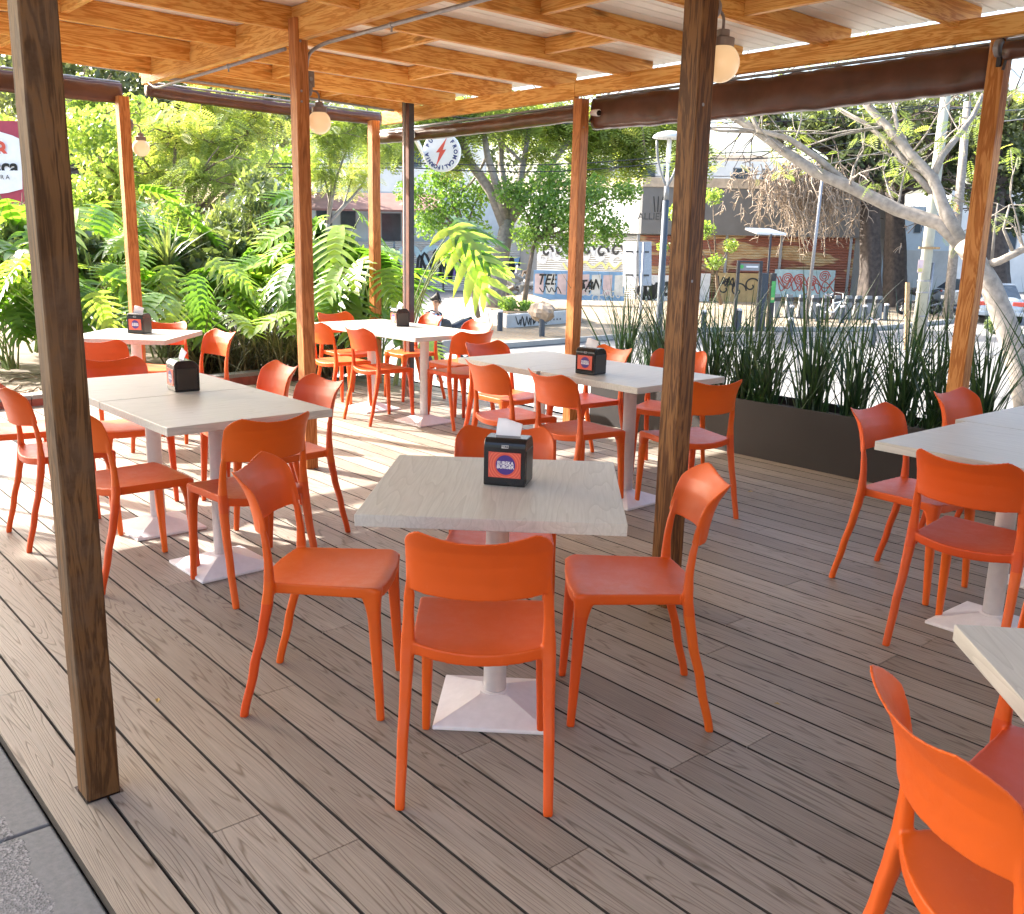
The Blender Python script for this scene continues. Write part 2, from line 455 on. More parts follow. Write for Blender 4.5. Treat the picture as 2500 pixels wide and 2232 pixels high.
def chair_mesh():
    mb = MB()
    for s in (-1, 1):
        st = []
        for i in range(36):
            z = .655 * i / 35; x, y, hx, hy = interp(REAR, z); st.append((s * x, y, z, hx, hy))
        sweep(mb, st)
        st = []
        for i in range(22):
            z = .436 * i / 21; t = i / 21
            k = max(0, (z - .33) / .10) ** 2.2
            st.append((s * (.1795 - .009 * t - .007 * k), .222 - .023 * t - .009 * k, z, .0128 + .0085 * t + .010 * k, .0128 + .0095 * t + .016 * k))
        sweep(mb, st)
    # seat: plan outline stations from front to rear
    nx, nyy = 34, 30; top = []; bot = []
    def halfw(t):                       # t 0 front .. 1 rear
        w = .197 - .019 * t
        if t < .13: w -= .036 * (1 - (max(0, 1 - ((.13 - t) / .13) ** 2.3)) ** (1 / 2.3))
        return w
    for j in range(nyy + 1):
        t = (j / nyy); tt = t * t * (3 - 2 * t) * .35 + t * .65
        for i in range(nx + 1):
            u = -1 + 2 * i / nx
            w = halfw(tt); x = u * w
            yf = .237 - .012 * abs(u) ** 3; yr = -.132 - .038 * (1 - u * u)
            y = yf + (yr - yf) * tt
            z = .447 - .010 * (1 - abs(u) ** 2.5) * math.sin(pi * min(1, max(0, tt))) ** .7 - .004 * (1 - u * u)
            z -= .010 * max(0, (.10 - tt) / .10) ** 2; z -= .010 * max(0, (tt - .75) / .25) ** 2 * (1 - u * u)
            top.append((x, y, z)); bot.append((x * .99, y * .99, z - .035))
    W = nx + 1; n0 = len(top); fs = []
    for j in range(nyy):
        for i in range(nx):
            a = j * W + i; fs.append((a, a + W, a + W + 1, a + 1)); fs.append((n0 + a, n0 + a + 1, n0 + a + W + 1, n0 + a + W))
    for i in range(nx):
        fs.append((i, i + 1, n0 + i + 1, n0 + i)); a = nyy * W + i; fs.append((a + 1, a, n0 + a, n0 + a + 1))
    for j in range(nyy):
        a = j * W; fs.append((a + W, a, n0 + a, n0 + a + W)); a = j * W + nx; fs.append((a, a + W, n0 + a + W, n0 + a))
    mb.add(top + bot, fs)
    # back panel
    nu, nv = 64, 26; fr = []; bk = []; D76 = math.radians(76)
    HW = .190
    for j in range(nv + 1):
        v = j / nv
        for i in range(nu + 1):
            th_ = (-1 + 2 * i / nu) * D76; x = HW * math.sin(th_) / math.sin(D76); wrap = (math.cos(th_) - math.cos(D76)) / (1 - math.cos(D76))
            ax = abs(x)
            zt = .765 + .027 * min(1, ax / .15) ** 2.0; rr = .058
            if ax > HW - rr: zt -= rr * 1.0 * (1 - math.sqrt(max(0, 1 - ((ax - (HW - rr)) / rr) ** 2)))
            zb = .594 + .009 * (ax / HW) ** 2.5
            if ax > HW - .012: zb += .012
            z = zb + (zt - zb) * v
            sy = np.interp(z, [.58, .64, .69, .73, .765, .80], [-.130, -.139, -.151, -.167, -.190, -.214])
            y = sy + .012 - .076 * wrap
            th = .0048 - .0014 * v; nx_ = -math.sin(th_) * .85; ny_ = math.sqrt(1 - nx_ * nx_)
            fr.append((x + nx_ * th, y + ny_ * th, z)); bk.append((x - nx_ * th, y - ny_ * th, z))
    W = nu + 1; n0 = len(fr); fs = []
    for j in range(nv):
        for i in range(nu):
            a = j * W + i; fs.append((a, a + 1, a + W + 1, a + W)[::-1]); fs.append((n0 + a, n0 + a + W, n0 + a + W + 1, n0 + a + 1)[::-1])
    for i in range(nu):
        fs.append((i, n0 + i, n0 + i + 1, i + 1)[::-1]); a = nv * W + i; fs.append((a, a + 1, n0 + a + 1, n0 + a)[::-1])
    for j in range(nv):
        a = j * W; fs.append((a, a + W, n0 + a + W, n0 + a)[::-1]); a = j * W + nu; fs.append((a, n0 + a, n0 + a + W, a + W)[::-1])
    mb.add(fr + bk, fs)
    o = mb.build('chair_raw', M['plastic'])
    bm = bmesh.new(); bm.from_mesh(o.data); bmesh.ops.recalc_face_normals(bm, faces=bm.faces); bm.to_mesh(o.data); bm.free()
    m = o.modifiers.new('r', 'REMESH'); m.mode = 'VOXEL'; m.voxel_size = .0034; m.use_smooth_shade = True
    m = o.modifiers.new('s', 'SMOOTH'); m.factor = .55; m.iterations = 6
    dg = bpy.context.evaluated_depsgraph_get(); ev = o.evaluated_get(dg); me = ev.to_mesh()
    nv_ = len(me.vertices); V = np.empty(nv_ * 3, dtype=np.float32); me.vertices.foreach_get('co', V); V = V.reshape(-1, 3)
    VN = np.empty(nv_ * 3, dtype=np.float32); me.vertices.foreach_get('normal', VN); VN = VN.reshape(-1, 3)
    nf = len(me.polygons); lt = np.empty(nf, dtype=np.int32); me.polygons.foreach_get('loop_total', lt)
    li = np.empty(len(me.loops), dtype=np.int32); me.loops.foreach_get('vertex_index', li)
    ls = np.empty(nf, dtype=np.int32); me.polygons.foreach_get('loop_start', ls)
    ev.to_mesh_clear(); bpy.data.objects.remove(o)
    quads = np.stack([li[ls + k] for k in range(4)], 1) if (lt == 4).all() else None
    cen = V[quads].mean(1)
    x, y, z = cen.T
    leg = ((z < .385) & (y < 0)) | ((z < .372) & (y > 0))
    back = (z > .462) & (y < -.08)
    part = {'seat': ~leg & ~back, 'backrest': back}
    legs = [leg & (y < 0) & (x < 0), leg & (y < 0) & (x > 0), leg & (y > 0) & (x < 0), leg & (y > 0) & (x > 0)]
    out = []
    for nm, sel in [('seat', part['seat']), ('backrest', part['backrest'])] + [('leg', l_) for l_ in legs]:
        q = quads[sel]; ids = np.unique(q); mp_ = np.full(nv_, -1, dtype=np.int32); mp_[ids] = np.arange(len(ids))
        q2 = mp_[q]; me2 = bpy.data.meshes.new('chair_' + nm)
        me2.vertices.add(len(ids)); me2.vertices.foreach_set('co', V[ids].ravel())
        me2.loops.add(len(q2) * 4); me2.loops.foreach_set('vertex_index', q2.ravel().astype(np.int32))
        me2.polygons.add(len(q2)); me2.polygons.foreach_set('loop_start', np.arange(0, len(q2) * 4, 4, dtype=np.int32))
        try: me2.polygons.foreach_set('loop_total', np.full(len(q2), 4, dtype=np.int32))
        except Exception: pass
        me2.polygons.foreach_set('use_smooth', np.ones(len(q2), dtype=bool))
        me2.materials.append(M['plastic']); me2.update(calc_edges=True); me2.validate()
        me2.normals_split_custom_set_from_vertices([tuple(a) for a in VN[ids]])
        out.append((nm, me2))
    return out
CHAIR_PARTS = chair_mesh()
CH_GROUP = 'orange plastic chairs around the tables'
proto_chair = None
def chair(x, y, h, label):
    global proto_chair
    if proto_chair is None:
        t = thing('plastic_chair', label, 'chair', (x, y, 0), h, CH_GROUP)
        for nm, me in CHAIR_PARTS:
            o = bpy.data.objects.new(nm, me); COL.objects.link(o); o.parent = t
        proto_chair = t; return t
    return dup(proto_chair, (x, y, 0), h, label)
D_ = math.radians
CH = [
 (1.928, -1.588, -132.7, 'orange chair with its back to the viewer at the single centre table'),
 (2.630, -1.489, 136.2, 'orange chair facing right at the left side of the single centre table'),
 (1.941, -2.260, -39.7, 'orange chair facing left at the right side of the single centre table'),
 (2.604, -2.236, 47.5, 'orange chair on the far side of the single centre table, behind its napkin holder'),
 (4.175, -1.400, 181.7, 'orange chair seen from behind just right of the thick weathered post'),
 (4.932, -1.323, 178.9, 'orange chair at the left edge of the photo, left of the weathered post'),
 (3.712, -1.763, -87.9, 'orange chair seen from behind at the near end of the left double table'),
 (4.308, -2.266, 1.0, 'orange chair right of the left double table, the nearer of two'),
 (4.932, -2.352, -3.8, 'orange chair right of the left double table, beside the slim post'),
 (5.424, -1.838, 89.0, 'orange chair facing the viewer at the far end of the left double table'),
 (6.864, -2.242, -130, 'orange chair with its back to the viewer before the far left table'),
 (7.628, -2.873, 50, 'orange chair facing the viewer behind the far left table, beside its napkin holder'),
 (6.837, -2.872, 5, 'orange chair in front of the dark strappy plants, right of the far left table'),
 (6.637, -4.325, 179.8, 'orange chair with a yellow sunlit seat left of the sunny table'),
 (7.227, -4.294, 178, 'orange chair seen from behind just right of the slim post'),
 (7.793, -4.716, 90.0, 'orange chair facing the viewer at the far end of the sunny table'),
 (6.110, -4.774, -94.6, 'orange chair with its back to the viewer at the near end of the sunny table'),
 (7.423, -5.244, -6.2, 'orange chair facing left beyond the sunny table, below the walking person'),
 (6.568, -5.142, 1.7, 'orange chair with a sun-bleached backrest on the far right of the sunny table'),
 (5.025, -4.304, 90.7, 'orange chair facing the viewer at the far end of the planter-side double table'),
 (4.366, -3.797, 175.5, 'orange chair seen from behind, left of two before the planter double table'),
 (3.829, -3.828, 175.4, 'orange chair seen from behind, right of two before the planter double table'),
 (4.550, -4.674, -6.6, 'orange chair behind the napkin holder of the double table before the planter'),
 (4.047, -4.930, 25.9, 'orange chair facing the viewer behind the thick dark post, next to the planter'),
 (3.309, -4.210, -107.0, 'orange chair seen from behind immediately right of the thick dark post'),
 (1.974, -4.096, 89.5, 'orange chair facing right at the right double table, the nearer one'),
 (1.993, -4.915, 88.7, 'orange chair facing right at the right double table, nearest the grassy planter'),
 (1.456, -3.600, 183.3, 'orange chair seen from behind at the near side of the right double table'),
 (.489, -1.592, 142, 'largest orange chair, cut off by the bottom right corner'),
 (.565, -2.075, 7, 'orange chair mostly hidden under the chipped table in the bottom right corner'),
 (5.60, -1.262, 171, 'orange chair barely visible at the left edge, beyond the other left-edge chair'),
]
for x, y, h, lb in CH: chair(x, y, D_(h), lb)

# ------------------------------------------------------------------ tables
T_GROUP = 'square tables with pale wood tops on white pedestals'
def make_table(x, y, h, label, first=[None]):
    if first[0] is None:
        t = thing('square_table', label, 'table', (x, y, 0), h, T_GROUP)
        m = MB(); m.box((-.3755, -.3755, .715), (.3755, .3755, .750)); m.build('tabletop', M['laminate'], t, bevel=.002)
        m = MB(); m.lathe([(.037, .045), (.037, .70), (.06, .702), (.06, .713)], 32); o = m.build('column', M['white_metal'], t, smooth=False)
        for p in o.data.polygons: p.use_smooth = abs(p.normal.z) < .5
        m = MB()
        b = .182
        m.add([(-b, -b, .0), (b, -b, .0), (b, b, .0), (-b, b, .0), (-b, -b, .013), (b, -b, .013), (b, b, .013), (-b, b, .013),
               (-.045, -.045, .060), (.045, -.045, .060), (.045, .045, .060), (-.045, .045, .060)],
              [(3, 2, 1, 0), (0, 1, 5, 4), (1, 2, 6, 5), (2, 3, 7, 6), (3, 0, 4, 7), (4, 5, 9, 8), (5, 6, 10, 9), (6, 7, 11, 10), (7, 4, 8, 11), (8, 9, 10, 11)])
        o = m.build('base', M['white_metal'], t, bevel=.0035)
        m = MB(); m.lathe([(.047, .058), (.047, .062), (.038, .064)], 28); m.build('collar', M['white_metal'], o)
        first[0] = t; return t
    return dup(first[0], (x, y, 0), h, label)
make_table(2.199, -1.873, D_(46.16), 'single square table in the centre foreground with a napkin holder on it')
make_table(4.400 - .377, -1.757, D_(.9), 'near half of the left double table, its corner towards the viewer')
make_table(4.400 + .379, -1.748, D_(.5), 'far half of the left double table beyond the napkin holder')
make_table(7.237, -2.563, D_(47), 'single table far left in front of the leafy plants')
make_table(6.741 - .377, -4.595, D_(1.7), 'sunlit near half of the bright double table at the back')
make_table(6.741 + .38, -4.572, D_(1.7), 'sunlit far half of the bright double table at the back')
make_table(4.072 - .377, -4.140, D_(.3), 'near half of the double table partly hidden by the thick dark post')
make_table(4.072 + .380, -4.125, D_(-.4), 'far half of the double table before the planter, left of the seam')
make_table(1.472, -4.264 + .375, D_(-91.1), 'near half of the right double table with a small mark on its top')
make_table(1.505, -4.264 - .381, D_(-91.5), 'far half of the right double table, slightly higher at the seam')
make_table(.771 - .375 * (.725 + .643) + .0, -1.917 + .375 * (.766 - .689), math.atan2(-.689, -.725), 'table with a chipped top edge in the bottom right corner')

# ------------------------------------------------------------------ text helpers
def text_mesh(body, size, bold=0.0, align='CENTER', shear=0.0, extrude=.0004, sx=1.0):
    c = bpy.data.curves.new('lettering', 'FONT'); c.body = body; c.size = size; c.align_x = align; c.align_y = 'CENTER'
    c.extrude = extrude; c.offset = bold; c.shear = shear
    o = bpy.data.objects.new('tmp', c); COL.objects.link(o)
    bpy.context.view_layer.update()
    me = bpy.data.meshes.new_from_object(o.evaluated_get(bpy.context.evaluated_depsgraph_get()))
    bpy.data.objects.remove(o); bpy.data.curves.remove(c)
    if sx != 1.0: me.transform(Matrix.Diagonal((sx, 1, 1, 1)))
    return me
def place_text(name, body, size, mat, mtx, parent=None, **kw):
    me = text_mesh(body, size, **kw); me.materials.clear(); me.materials.append(mat); me.transform(mtx)
    o = bpy.data.objects.new(name, me); COL.objects.link(o)
    if parent is not None: o.parent = parent
    return o
def frame(origin, right, up):
    r = Vector(right).normalized(); u = Vector(up); n = r.cross(u).normalized(); u = n.cross(r)
    m = Matrix.Identity(4)
    for i in range(3): m[i][0] = r[i]; m[i][1] = u[i]; m[i][2] = n[i]; m[i][3] = origin[i]
    return m

# ------------------------------------------------------------------ napkin holders (front faces local -y)
def make_holder(x, y, h, label, first=[None]):
    if first[0] is not None: return dup(first[0], (x, y, .7502), h, label)
    t = thing('napkin_holder', label, 'napkin dispenser', (x, y, .7502), h, 'napkin holders on the tables')
    W, Dp, H = .066, .060, .150
    m = MB(); prof = []                  # side profile in (y, z), extruded across x
    prof = [(-Dp, .004), (-Dp + .004, 0), (Dp - .004, 0), (Dp, .004), (Dp, .105)]
    for k in range(7): a = k / 6 * pi / 2; prof.append((Dp - .042 + .042 * math.cos(a), .105 + (H - .105) * math.sin(a)))
    for k in range(6): a = pi / 2 + (k + 1) / 6 * pi / 2; prof.append((-Dp + .030 + .030 * math.cos(a), .122 + (H - .122) * math.sin(a)))
    m.prism([(-W, a, b) for a, b in prof], (2 * W, 0, 0)); m.build('body', M['black'], t, bevel=.005, bseg=3)
    m = MB(); m.box((-.050, -Dp - .0022, .028), (.052, -Dp - .0005, .108)); lab = m.build('label_card', M['red_print'], t)
    m = MB()
    def ring(r0, r1, z):
        n = 40; cx_, cz = .004, .069; vs = []
        for r in (r0, r1):
            for k in range(n):
                a = 2 * pi * k / n; X = max(-.049, min(.051, cx_ + r * math.cos(a))); Z = max(.029, min(.107, cz + r * math.sin(a)))
                vs.append((X, z, Z))
        m.add(vs, [(k, (k + 1) % n, n + (k + 1) % n, n + k) for k in range(n)])
    for r in (.037, .045, .053): ring(r, r + .0035, -Dp - .0026)
    m.build('rings', M['red_print2'], lab)
    m = MB(); n = 36; m.add([(.004 + .031 * math.cos(2 * pi * k / n), -Dp - .0030, .069 + .031 * math.sin(2 * pi * k / n)) for k in range(n)], [tuple(range(n))])
    m.build('purple_disc', M['purple'], lab)
    fr_ = frame((.004, -Dp - .0034, .0745), (1, 0, 0), (0, 0, 1)); place_text('lettering', 'EUREKA', .0150, M['white'], fr_, lab, bold=.00025, sx=.95)
    fr_ = frame((.004, -Dp - .0034, .0625), (1, 0, 0), (0, 0, 1)); place_text('lettering', 'BURGER', .0155, M['white'], fr_, lab, bold=.0003, sx=.95)
    m = MB(); m.box((-.010, -Dp - .0006, .121), (.012, -Dp + .001, .130)); bd = m.build('badge', M['white'], t)
    fr_ = frame((.001, -Dp - .0010, .1255), (1, 0, 0), (0, 0, 1)); place_text('lettering', 'TORK', .0085, M['black'], fr_, bd, bold=.0004)
    m = MB(); m.box((W - .001, -Dp + .012, .010), (W + .0018, Dp - .012, .112)); m.build('side_panel', M['smoke'], t, bevel=.0015)
    # tissue: a folded sheet pulled up from the slot
    m = MB(); nx, nz = 14, 8; vs = []
    for s in (0, 1):
        for j in range(nz + 1):
            for i in range(nx + 1):
                u = i / nx; v = j / nz
                X = -.042 + .078 * u + .003 * v
                Z = .146 + .055 * v * (1 - .28 * max(0, u - .35) / .65)
                Y = -.004 + .010 * abs(u - .45) * v + .012 * v * v + (.0022 if s else 0)
                vs.append((X, Y, Z))
    W_ = nx + 1; n0 = W_ * (nz + 1); fs = []
    for j in range(nz):
        for i in range(nx):
            a = j * W_ + i; fs.append((a, a + 1, a + W_ + 1, a + W_)); fs.append((n0 + a, n0 + a + W_, n0 + a + W_ + 1, n0 + a + 1))
    for i in range(nx): a = nz * W_ + i; fs.append((a, a + 1, n0 + a + 1, n0 + a))
    m.add(vs, fs); m.build('tissue', M['paper'], t, smooth=True)
    first[0] = t; return t
def holder_from(fl, fr, label):           # fl, fr: ground points of the label face's bottom corners, as seen left and right
    a = np.array(fl); b = np.array(fr); d = (b - a); d /= np.linalg.norm(d)
    h = math.atan2(d[1], d[0]); c = (a + b) / 2 + np.array([-d[1], d[0]]) * .060
    return make_holder(c[0], c[1], h, label)
holder_from((2.228, -1.835), (2.122, -1.913), 'black napkin holder with a red label on the centre foreground table, tissue pulled up')
holder_from((4.590, -1.762), (4.450, -1.748), 'black napkin holder showing its plain side on the left double table')
holder_from((7.320, -2.528), (7.204, -2.618), 'black napkin holder on the far left table in front of the plants')
holder_from((6.930, -4.642), (6.800, -4.620), 'sun-bleached napkin holder on the bright sunny table')
holder_from((3.895, -3.882), (3.770, -3.900), 'black napkin holder with red label on the double table before the planter')
holder_from((1.45, -4.42), (1.43, -4.55), 'black napkin holder cut by the right edge, on the right double table')
# ------------------------------------------------------------------ timber pergola
pg = thing('pergola', 'orange varnished timber pergola with a white metal roof over the deck', 'pergola', (2.46, -3.03, 0))
PO = Vector((2.46, -3.03, 0))
def pobj(mb, name, mat, at, label=None, **kw):
    o = mb.build(name, mat, None, origin=at, **kw); o.parent = pg; o.location = Vector(at) - PO
    if label: o['label'] = label
    return o
def post(x, y, z0, z1, mat, label, w=.09):
    m = MB()
    n = 12; h = w / 2; vs = []               # slightly uneven sawn faces with eased corners
    ring = [(-h + .004, -h), (h - .004, -h), (h, -h + .004), (h, h - .004), (h - .004, h), (-h + .004, h), (-h, h - .004), (-h, -h + .004)]
    for i in range(n + 1):
        z = z0 + (z1 - z0) * i / n; dx = R.uniform(-.0012, .0012); dy = R.uniform(-.0012, .0012)
        for a, b in ring: vs.append((x + a + dx, y + b + dy, z))
    fs = [(i * 8 + k, i * 8 + (k + 1) % 8, (i + 1) * 8 + (k + 1) % 8, (i + 1) * 8 + k) for i in range(n) for k in range(8)]
    fs += [tuple(range(8))[::-1], tuple(range(n * 8, n * 8 + 8))]
    m.add(vs, fs)
    return pobj(m, 'post', mat, (x, y, 0), label)
p_old = post(2.494, -.700, -.03, 2.68, M['post_old'], 'thick weathered grey-brown post, nearest the viewer on the left', .087)
m = MB(); m.box((2.494 - .052, -.700 - .050, .0008), (2.494 + .052, -.700 + .050, .0016)); pobj(m, 'post_gap_shade', M['black'], (2.494, -.7, 0))  # thin black plate painted in for the shaded gap round the post
p_mid = post(2.455, -3.030, -.03, 2.74, M['post_dark'], 'dark stained post right of the centre table', .092)
p_slim = post(5.49, -3.030, -.03, 2.75, M['post_orange'], 'orange-brown post in the middle carrying a globe lamp', .085)
p_lf = post(8.42, -3.00, -.03, 2.58, M['post_orange'], 'orange post standing against the leafy plants')
post(8.40, -.70, -.03, 2.6, M['post_orange'], None)
p_fc = post(8.40, -5.445, -.03, 2.60, M['post_orange'], 'slim far corner post with a sunlit white side')
p_bk = post(5.61, -5.545, -.03, 2.56, M['post_orange'], 'post with a security camera at the back edge of the deck')
p_rt = post(2.46, -5.545, -.03, 2.57, M['post_gold'], 'honey coloured post behind the right tables, before the grassy planter')
m = MB(); m.box((-4, -3.066, 2.63), (8.0, -3.012, 2.757)); pobj(m, 'beam', M['beam_x'], (2, -3.03, 2.7), 'main beam above the middle posts', bevel=.003)
m = MB(); m.box((-4, -.73, 2.66), (8.3, -.67, 2.78)); pobj(m, 'beam', M['beam_x'], (2, -.7, 2.7), bevel=.003)
m = MB(); m.box((5.62, -5.53, 2.558), (8.30, -5.475, 2.680)); m.box((-4, -5.53, 2.575), (5.617, -5.475, 2.690)); pobj(m, 'beam', M['beam_x'], (2, -5.5, 2.7), 'outer beam along the back edge', bevel=.003)
def rafter(x, ya, za, yb, zb, h=.135, w=.04):
    m = MB(); m.add([(x - w, ya, za), (x, ya, za), (x, yb, zb), (x - w, yb, zb), (x - w, ya, za + h), (x, ya, za + h), (x, yb, zb + h), (x - w, yb, zb + h)],
                    [(0, 1, 2, 3), (7, 6, 5, 4), (0, 4, 5, 1), (1, 5, 6, 2), (2, 6, 7, 3), (3, 7, 4, 0)])
    return pobj(m, 'rafter', M['beam_y'], (x, (ya + yb) / 2, za), bevel=.0025)
def zr(y): return 2.690 + (y + 3.03) * .0128
RX = [7.475, 6.68, 5.888, 5.09, 4.295, 3.496, 2.71, 1.91, 1.11, .31, -.49, -1.3, -2.1, -2.9, -3.7]
for x in RX: rafter(x, -3.0615, zr(-3.0615), -5.72, zr(-5.72))
LX = [7.831, 7.085, 6.337, 5.582, 4.818, 4.05, 3.28, 2.5, 1.72, .94, .16, -.62, -1.4, -2.2, -3.0, -3.8]
for x in LX: rafter(x, -.42, zr(-.42), -3.066, zr(-3.066))
rafter(8.04, -3.012, zr(-3.012), -5.72, zr(-5.72))
def block(xa, xb, y):
    m = MB(); z = zr(y) + .035; m.box((xa, y - .02, z), (xb, y + .02, z + .098)); pobj(m, 'blocking', M['beam_x'], ((xa + xb) / 2, y, z), bevel=.002)
RB = sorted(RX + [8.04], reverse=True)
for i, (a, b) in enumerate(zip(RB, RB[1:])):
    if a > 1: block(b + .001, a - .041, -4.65 if i % 2 == 0 else -3.88)
for i, (a, b) in enumerate(zip(LX, LX[1:])):
    if a > 1: block(b + .001, a - .041, -1.94 if i % 2 == 0 else -1.3)
m = MB()
allx = sorted([(x, 'r') for x in RB if x > -3.6] , reverse=True)
for (a, _), (b, _) in zip(allx, allx[1:]): m.box((b + .002, -3.062, 2.760), (a - .042, -3.020, 2.822))
pobj(m, 'filler_board', M['beam_x'], (2, -3.04, 2.78))
# ribbed metal roof sheets lying on the rafters
def zroof(y): return zr(y) + .1365
m = MB(); x = -3.95; prof = []
while x < 8.16:
    prof += [(x, 0), (x + .086, 0), (x + .090, .008), (x + .096, .008)]; x += .1
ys = [-.36, -5.86]; n = len(prof)
vs = [(a, y, zroof(y) + b) for y in ys for a, b in prof] + [(a, y, zroof(y) + .045) for y in ys for a, b in prof]
fs = [(i, i + 1, n + i + 1, n + i) for i in range(n - 1)] + [(2 * n + i, 3 * n + i, 3 * n + i + 1, 2 * n + i + 1) for i in range(n - 1)]
fs += [(i, 2 * n + i, 2 * n + i + 1, i + 1) for i in range(n - 1)] + [(n + i, n + i + 1, 3 * n + i + 1, 3 * n + i) for i in range(n - 1)] + [(0, n, 3 * n, 2 * n), (n - 1, 3 * n - 1, 4 * n - 1, 2 * n - 1)]
m.add(vs, fs)
pobj(m, 'roof_sheet', simple('off_white_roof_sheet', (.80, .75, .66), .6, .12, 2.2), (2, -3, 2.83))
# bolt heads on the posts
for (px, py, zs) in ((5.49, -3.03, (2.70, 2.62, 2.34, 2.28)), (5.61, -5.545, (2.35,)), (2.455, -3.03, (2.0, 1.35))):
    for z in zs:
        m = MB(); m.tube([(px - .047, py + .01, z), (px - .0425, py + .01, z)], [.006, .008], 10); pobj(m, 'bolt', M['steel'], (px - .045, py, z))

# ------------------------------------------------------------------ rolled vinyl curtains
def roll(name, label, a, b, ry, rz, seed, flat=False, sag=.012):
    rr = random.Random(seed); a = Vector(a); b = Vector(b); L = (b - a).length; n = int(L / .045); k = 18
    t = (b - a).normalized(); side = Vector((0, 0, 1)).cross(t).normalized(); vs = []
    ph = [rr.uniform(0, 6) for _ in range(5)]
    for i in range(n + 1):
        s = i / n; c = a + (b - a) * s - Vector((0, 0, sag * math.sin(pi * s)))
        for j in range(k):
            an = 2 * pi * j / k
            w = 1 + .035 * math.sin(s * L * 9 + an * 2 + ph[0]) + .03 * math.sin(s * L * 23 + an * 3 + ph[1]) + .03 * math.sin(s * L * 41 - an * 2 + ph[2])
            w += .05 * max(0, math.sin(s * L * 14 + an + ph[3])) ** 4
            cy, cz = math.cos(an), math.sin(an)
            if flat: cy = math.copysign(abs(cy) ** .6, cy); cz = math.copysign(abs(cz) ** .55, cz)
            vs.append(c + side * (cy * ry * w) + Vector((0, 0, cz * rz * (1 + (w - 1) * .6))))
    m = MB(); m.add(vs, [(i * k + j, i * k + (j + 1) % k, (i + 1) * k + (j + 1) % k, (i + 1) * k + j) for i in range(n) for j in range(k)] + [tuple(range(k))[::-1], tuple(range(n * k, n * k + k))])
    t_ = thing(name, label, 'rolled curtain', ((a.x + b.x) / 2, (a.y + b.y) / 2, (a.z + b.z) / 2), 0, 'rolled up brown vinyl side curtains')
    o = m.build('rolled_sheet', M['vinyl'], None, origin=tuple(t_.location), smooth=True); o.parent = t_; o.location = (0, 0, 0)
    m = MB(); m.tube([a + Vector((0, 0, rz + .006)), b + Vector((0, 0, rz + .006))], .010, 8)
    o = m.build('rail', M['steel'], None, origin=tuple(t_.location), smooth=True); o.parent = t_; o.location = (0, 0, 0)
    return t_
roll('rolled_curtain', 'glossy brown rolled curtain hanging between the far corner post and the camera post', (8.54, -5.62, 2.462), (5.70, -5.62, 2.470), .055, .058, 1)
roll('rolled_curtain', 'long thick brown rolled curtain hanging above the grassy planter', (5.55, -5.65, 2.455), (2.52, -5.65, 2.456), .06, .118, 2, True)
roll('rolled_curtain', 'dark brown rolled curtain above the leafy plants, right of the orange post', (8.50, -3.24, 2.665), (8.50, -5.58, 2.630), .045, .055, 3)
roll('rolled_curtain', 'dark brown rolled curtain at the top left, behind the weathered post', (8.50, -3.02, 2.612), (8.50, -.3, 2.640), .05, .082, 4, True)
roll('rolled_curtain', 'dark brown curtain tube at the top right corner, fixed to the honey coloured post', (2.40, -5.46, 2.50), (-.6, -5.46, 2.52), .045, .045, 5)
m = MB(); m.box((2.02, -5.72, 2.12), (2.36, -5.70, 2.62)); m.box((1.3, -5.725, 2.33), (2.36, -5.70, 2.62))
tag(m.build('curtain_flap', M['vinyl'], origin=(2.2, -5.71, 2.4)), 'dark hanging flap of brown vinyl right of the honey coloured post', 'curtain')
t = thing('tube_bracket', 'rusty metal bracket with a cord clamp at the top of the honey coloured post', 'bracket', (2.44, -5.47, 2.52))
m = MB(); m.lathe([(.030, -.02), (.045, -.012), (.045, .012), (.030, .02)], 20); o = m.build('flange', M['steel'], t, bevel=.002); o.rotation_euler = (0, pi / 2, 0)
m = MB(); m.box((-.012, -.030, -.09), (.012, -.012, .05)); m.tube([(-.01, -.02, -.02), (-.04, -.01, -.05), (-.03, -.01, -.11)], .008, 8); m.build('clamp', M['dark_steel'], t, bevel=.002)

# ------------------------------------------------------------------ conduits
def conduit(label, pts, r=.011, straps=()):
    t = thing('conduit', label, 'pipe', pts[0], 0, 'grey electrical conduits on the pergola')
    m = MB()
    q = []
    for i, p in enumerate(pts):           # round the corners
        p = Vector(p)
        if 0 < i < len(pts) - 1:
            a = Vector(pts[i - 1]); b = Vector(pts[i + 1]); ra = min(.09, (a - p).length * .45); rb = min(.09, (b - p).length * .45)
            for k in range(7):
                s = k / 6; q.append((p + (a - p).normalized() * ra) * (1 - s) ** 2 + p * 2 * s * (1 - s) + (p + (b - p).normalized() * rb) * s * s)
        else: q.append(p)
    m.tube(q, r, 10); o = m.build('pipe', M['steel'], None, origin=pts[0], smooth=True); o.parent = t; o.location = (0, 0, 0)
    for s in straps:
        m = MB(); s = Vector(s); m.tube([s + Vector((-.008, 0, 0)), s + Vector((.008, 0, 0))], r * 1.45, 10); m.box((s.x - .006, s.y - .004, s.z - .035), (s.x + .006, s.y + .002, s.z))
        o = m.build('strap', M['steel'], None, origin=pts[0]); o.parent = t; o.location = (0, 0, 0)
    return t
conduit('grey conduit running along the main beam and bending down to the slim post', [(-2.0, -3.10, 2.60), (5.32, -3.10, 2.60), (5.50, -3.10, 2.57), (5.505, -3.088, 2.47)], straps=[(4.6, -3.10, 2.60)])
conduit('grey conduit below the main beam, left of the slim post', [(5.56, -2.98, 2.585), (7.62, -2.98, 2.565), (7.80, -3.0, 2.62)], straps=[(6.35, -2.98, 2.578)])
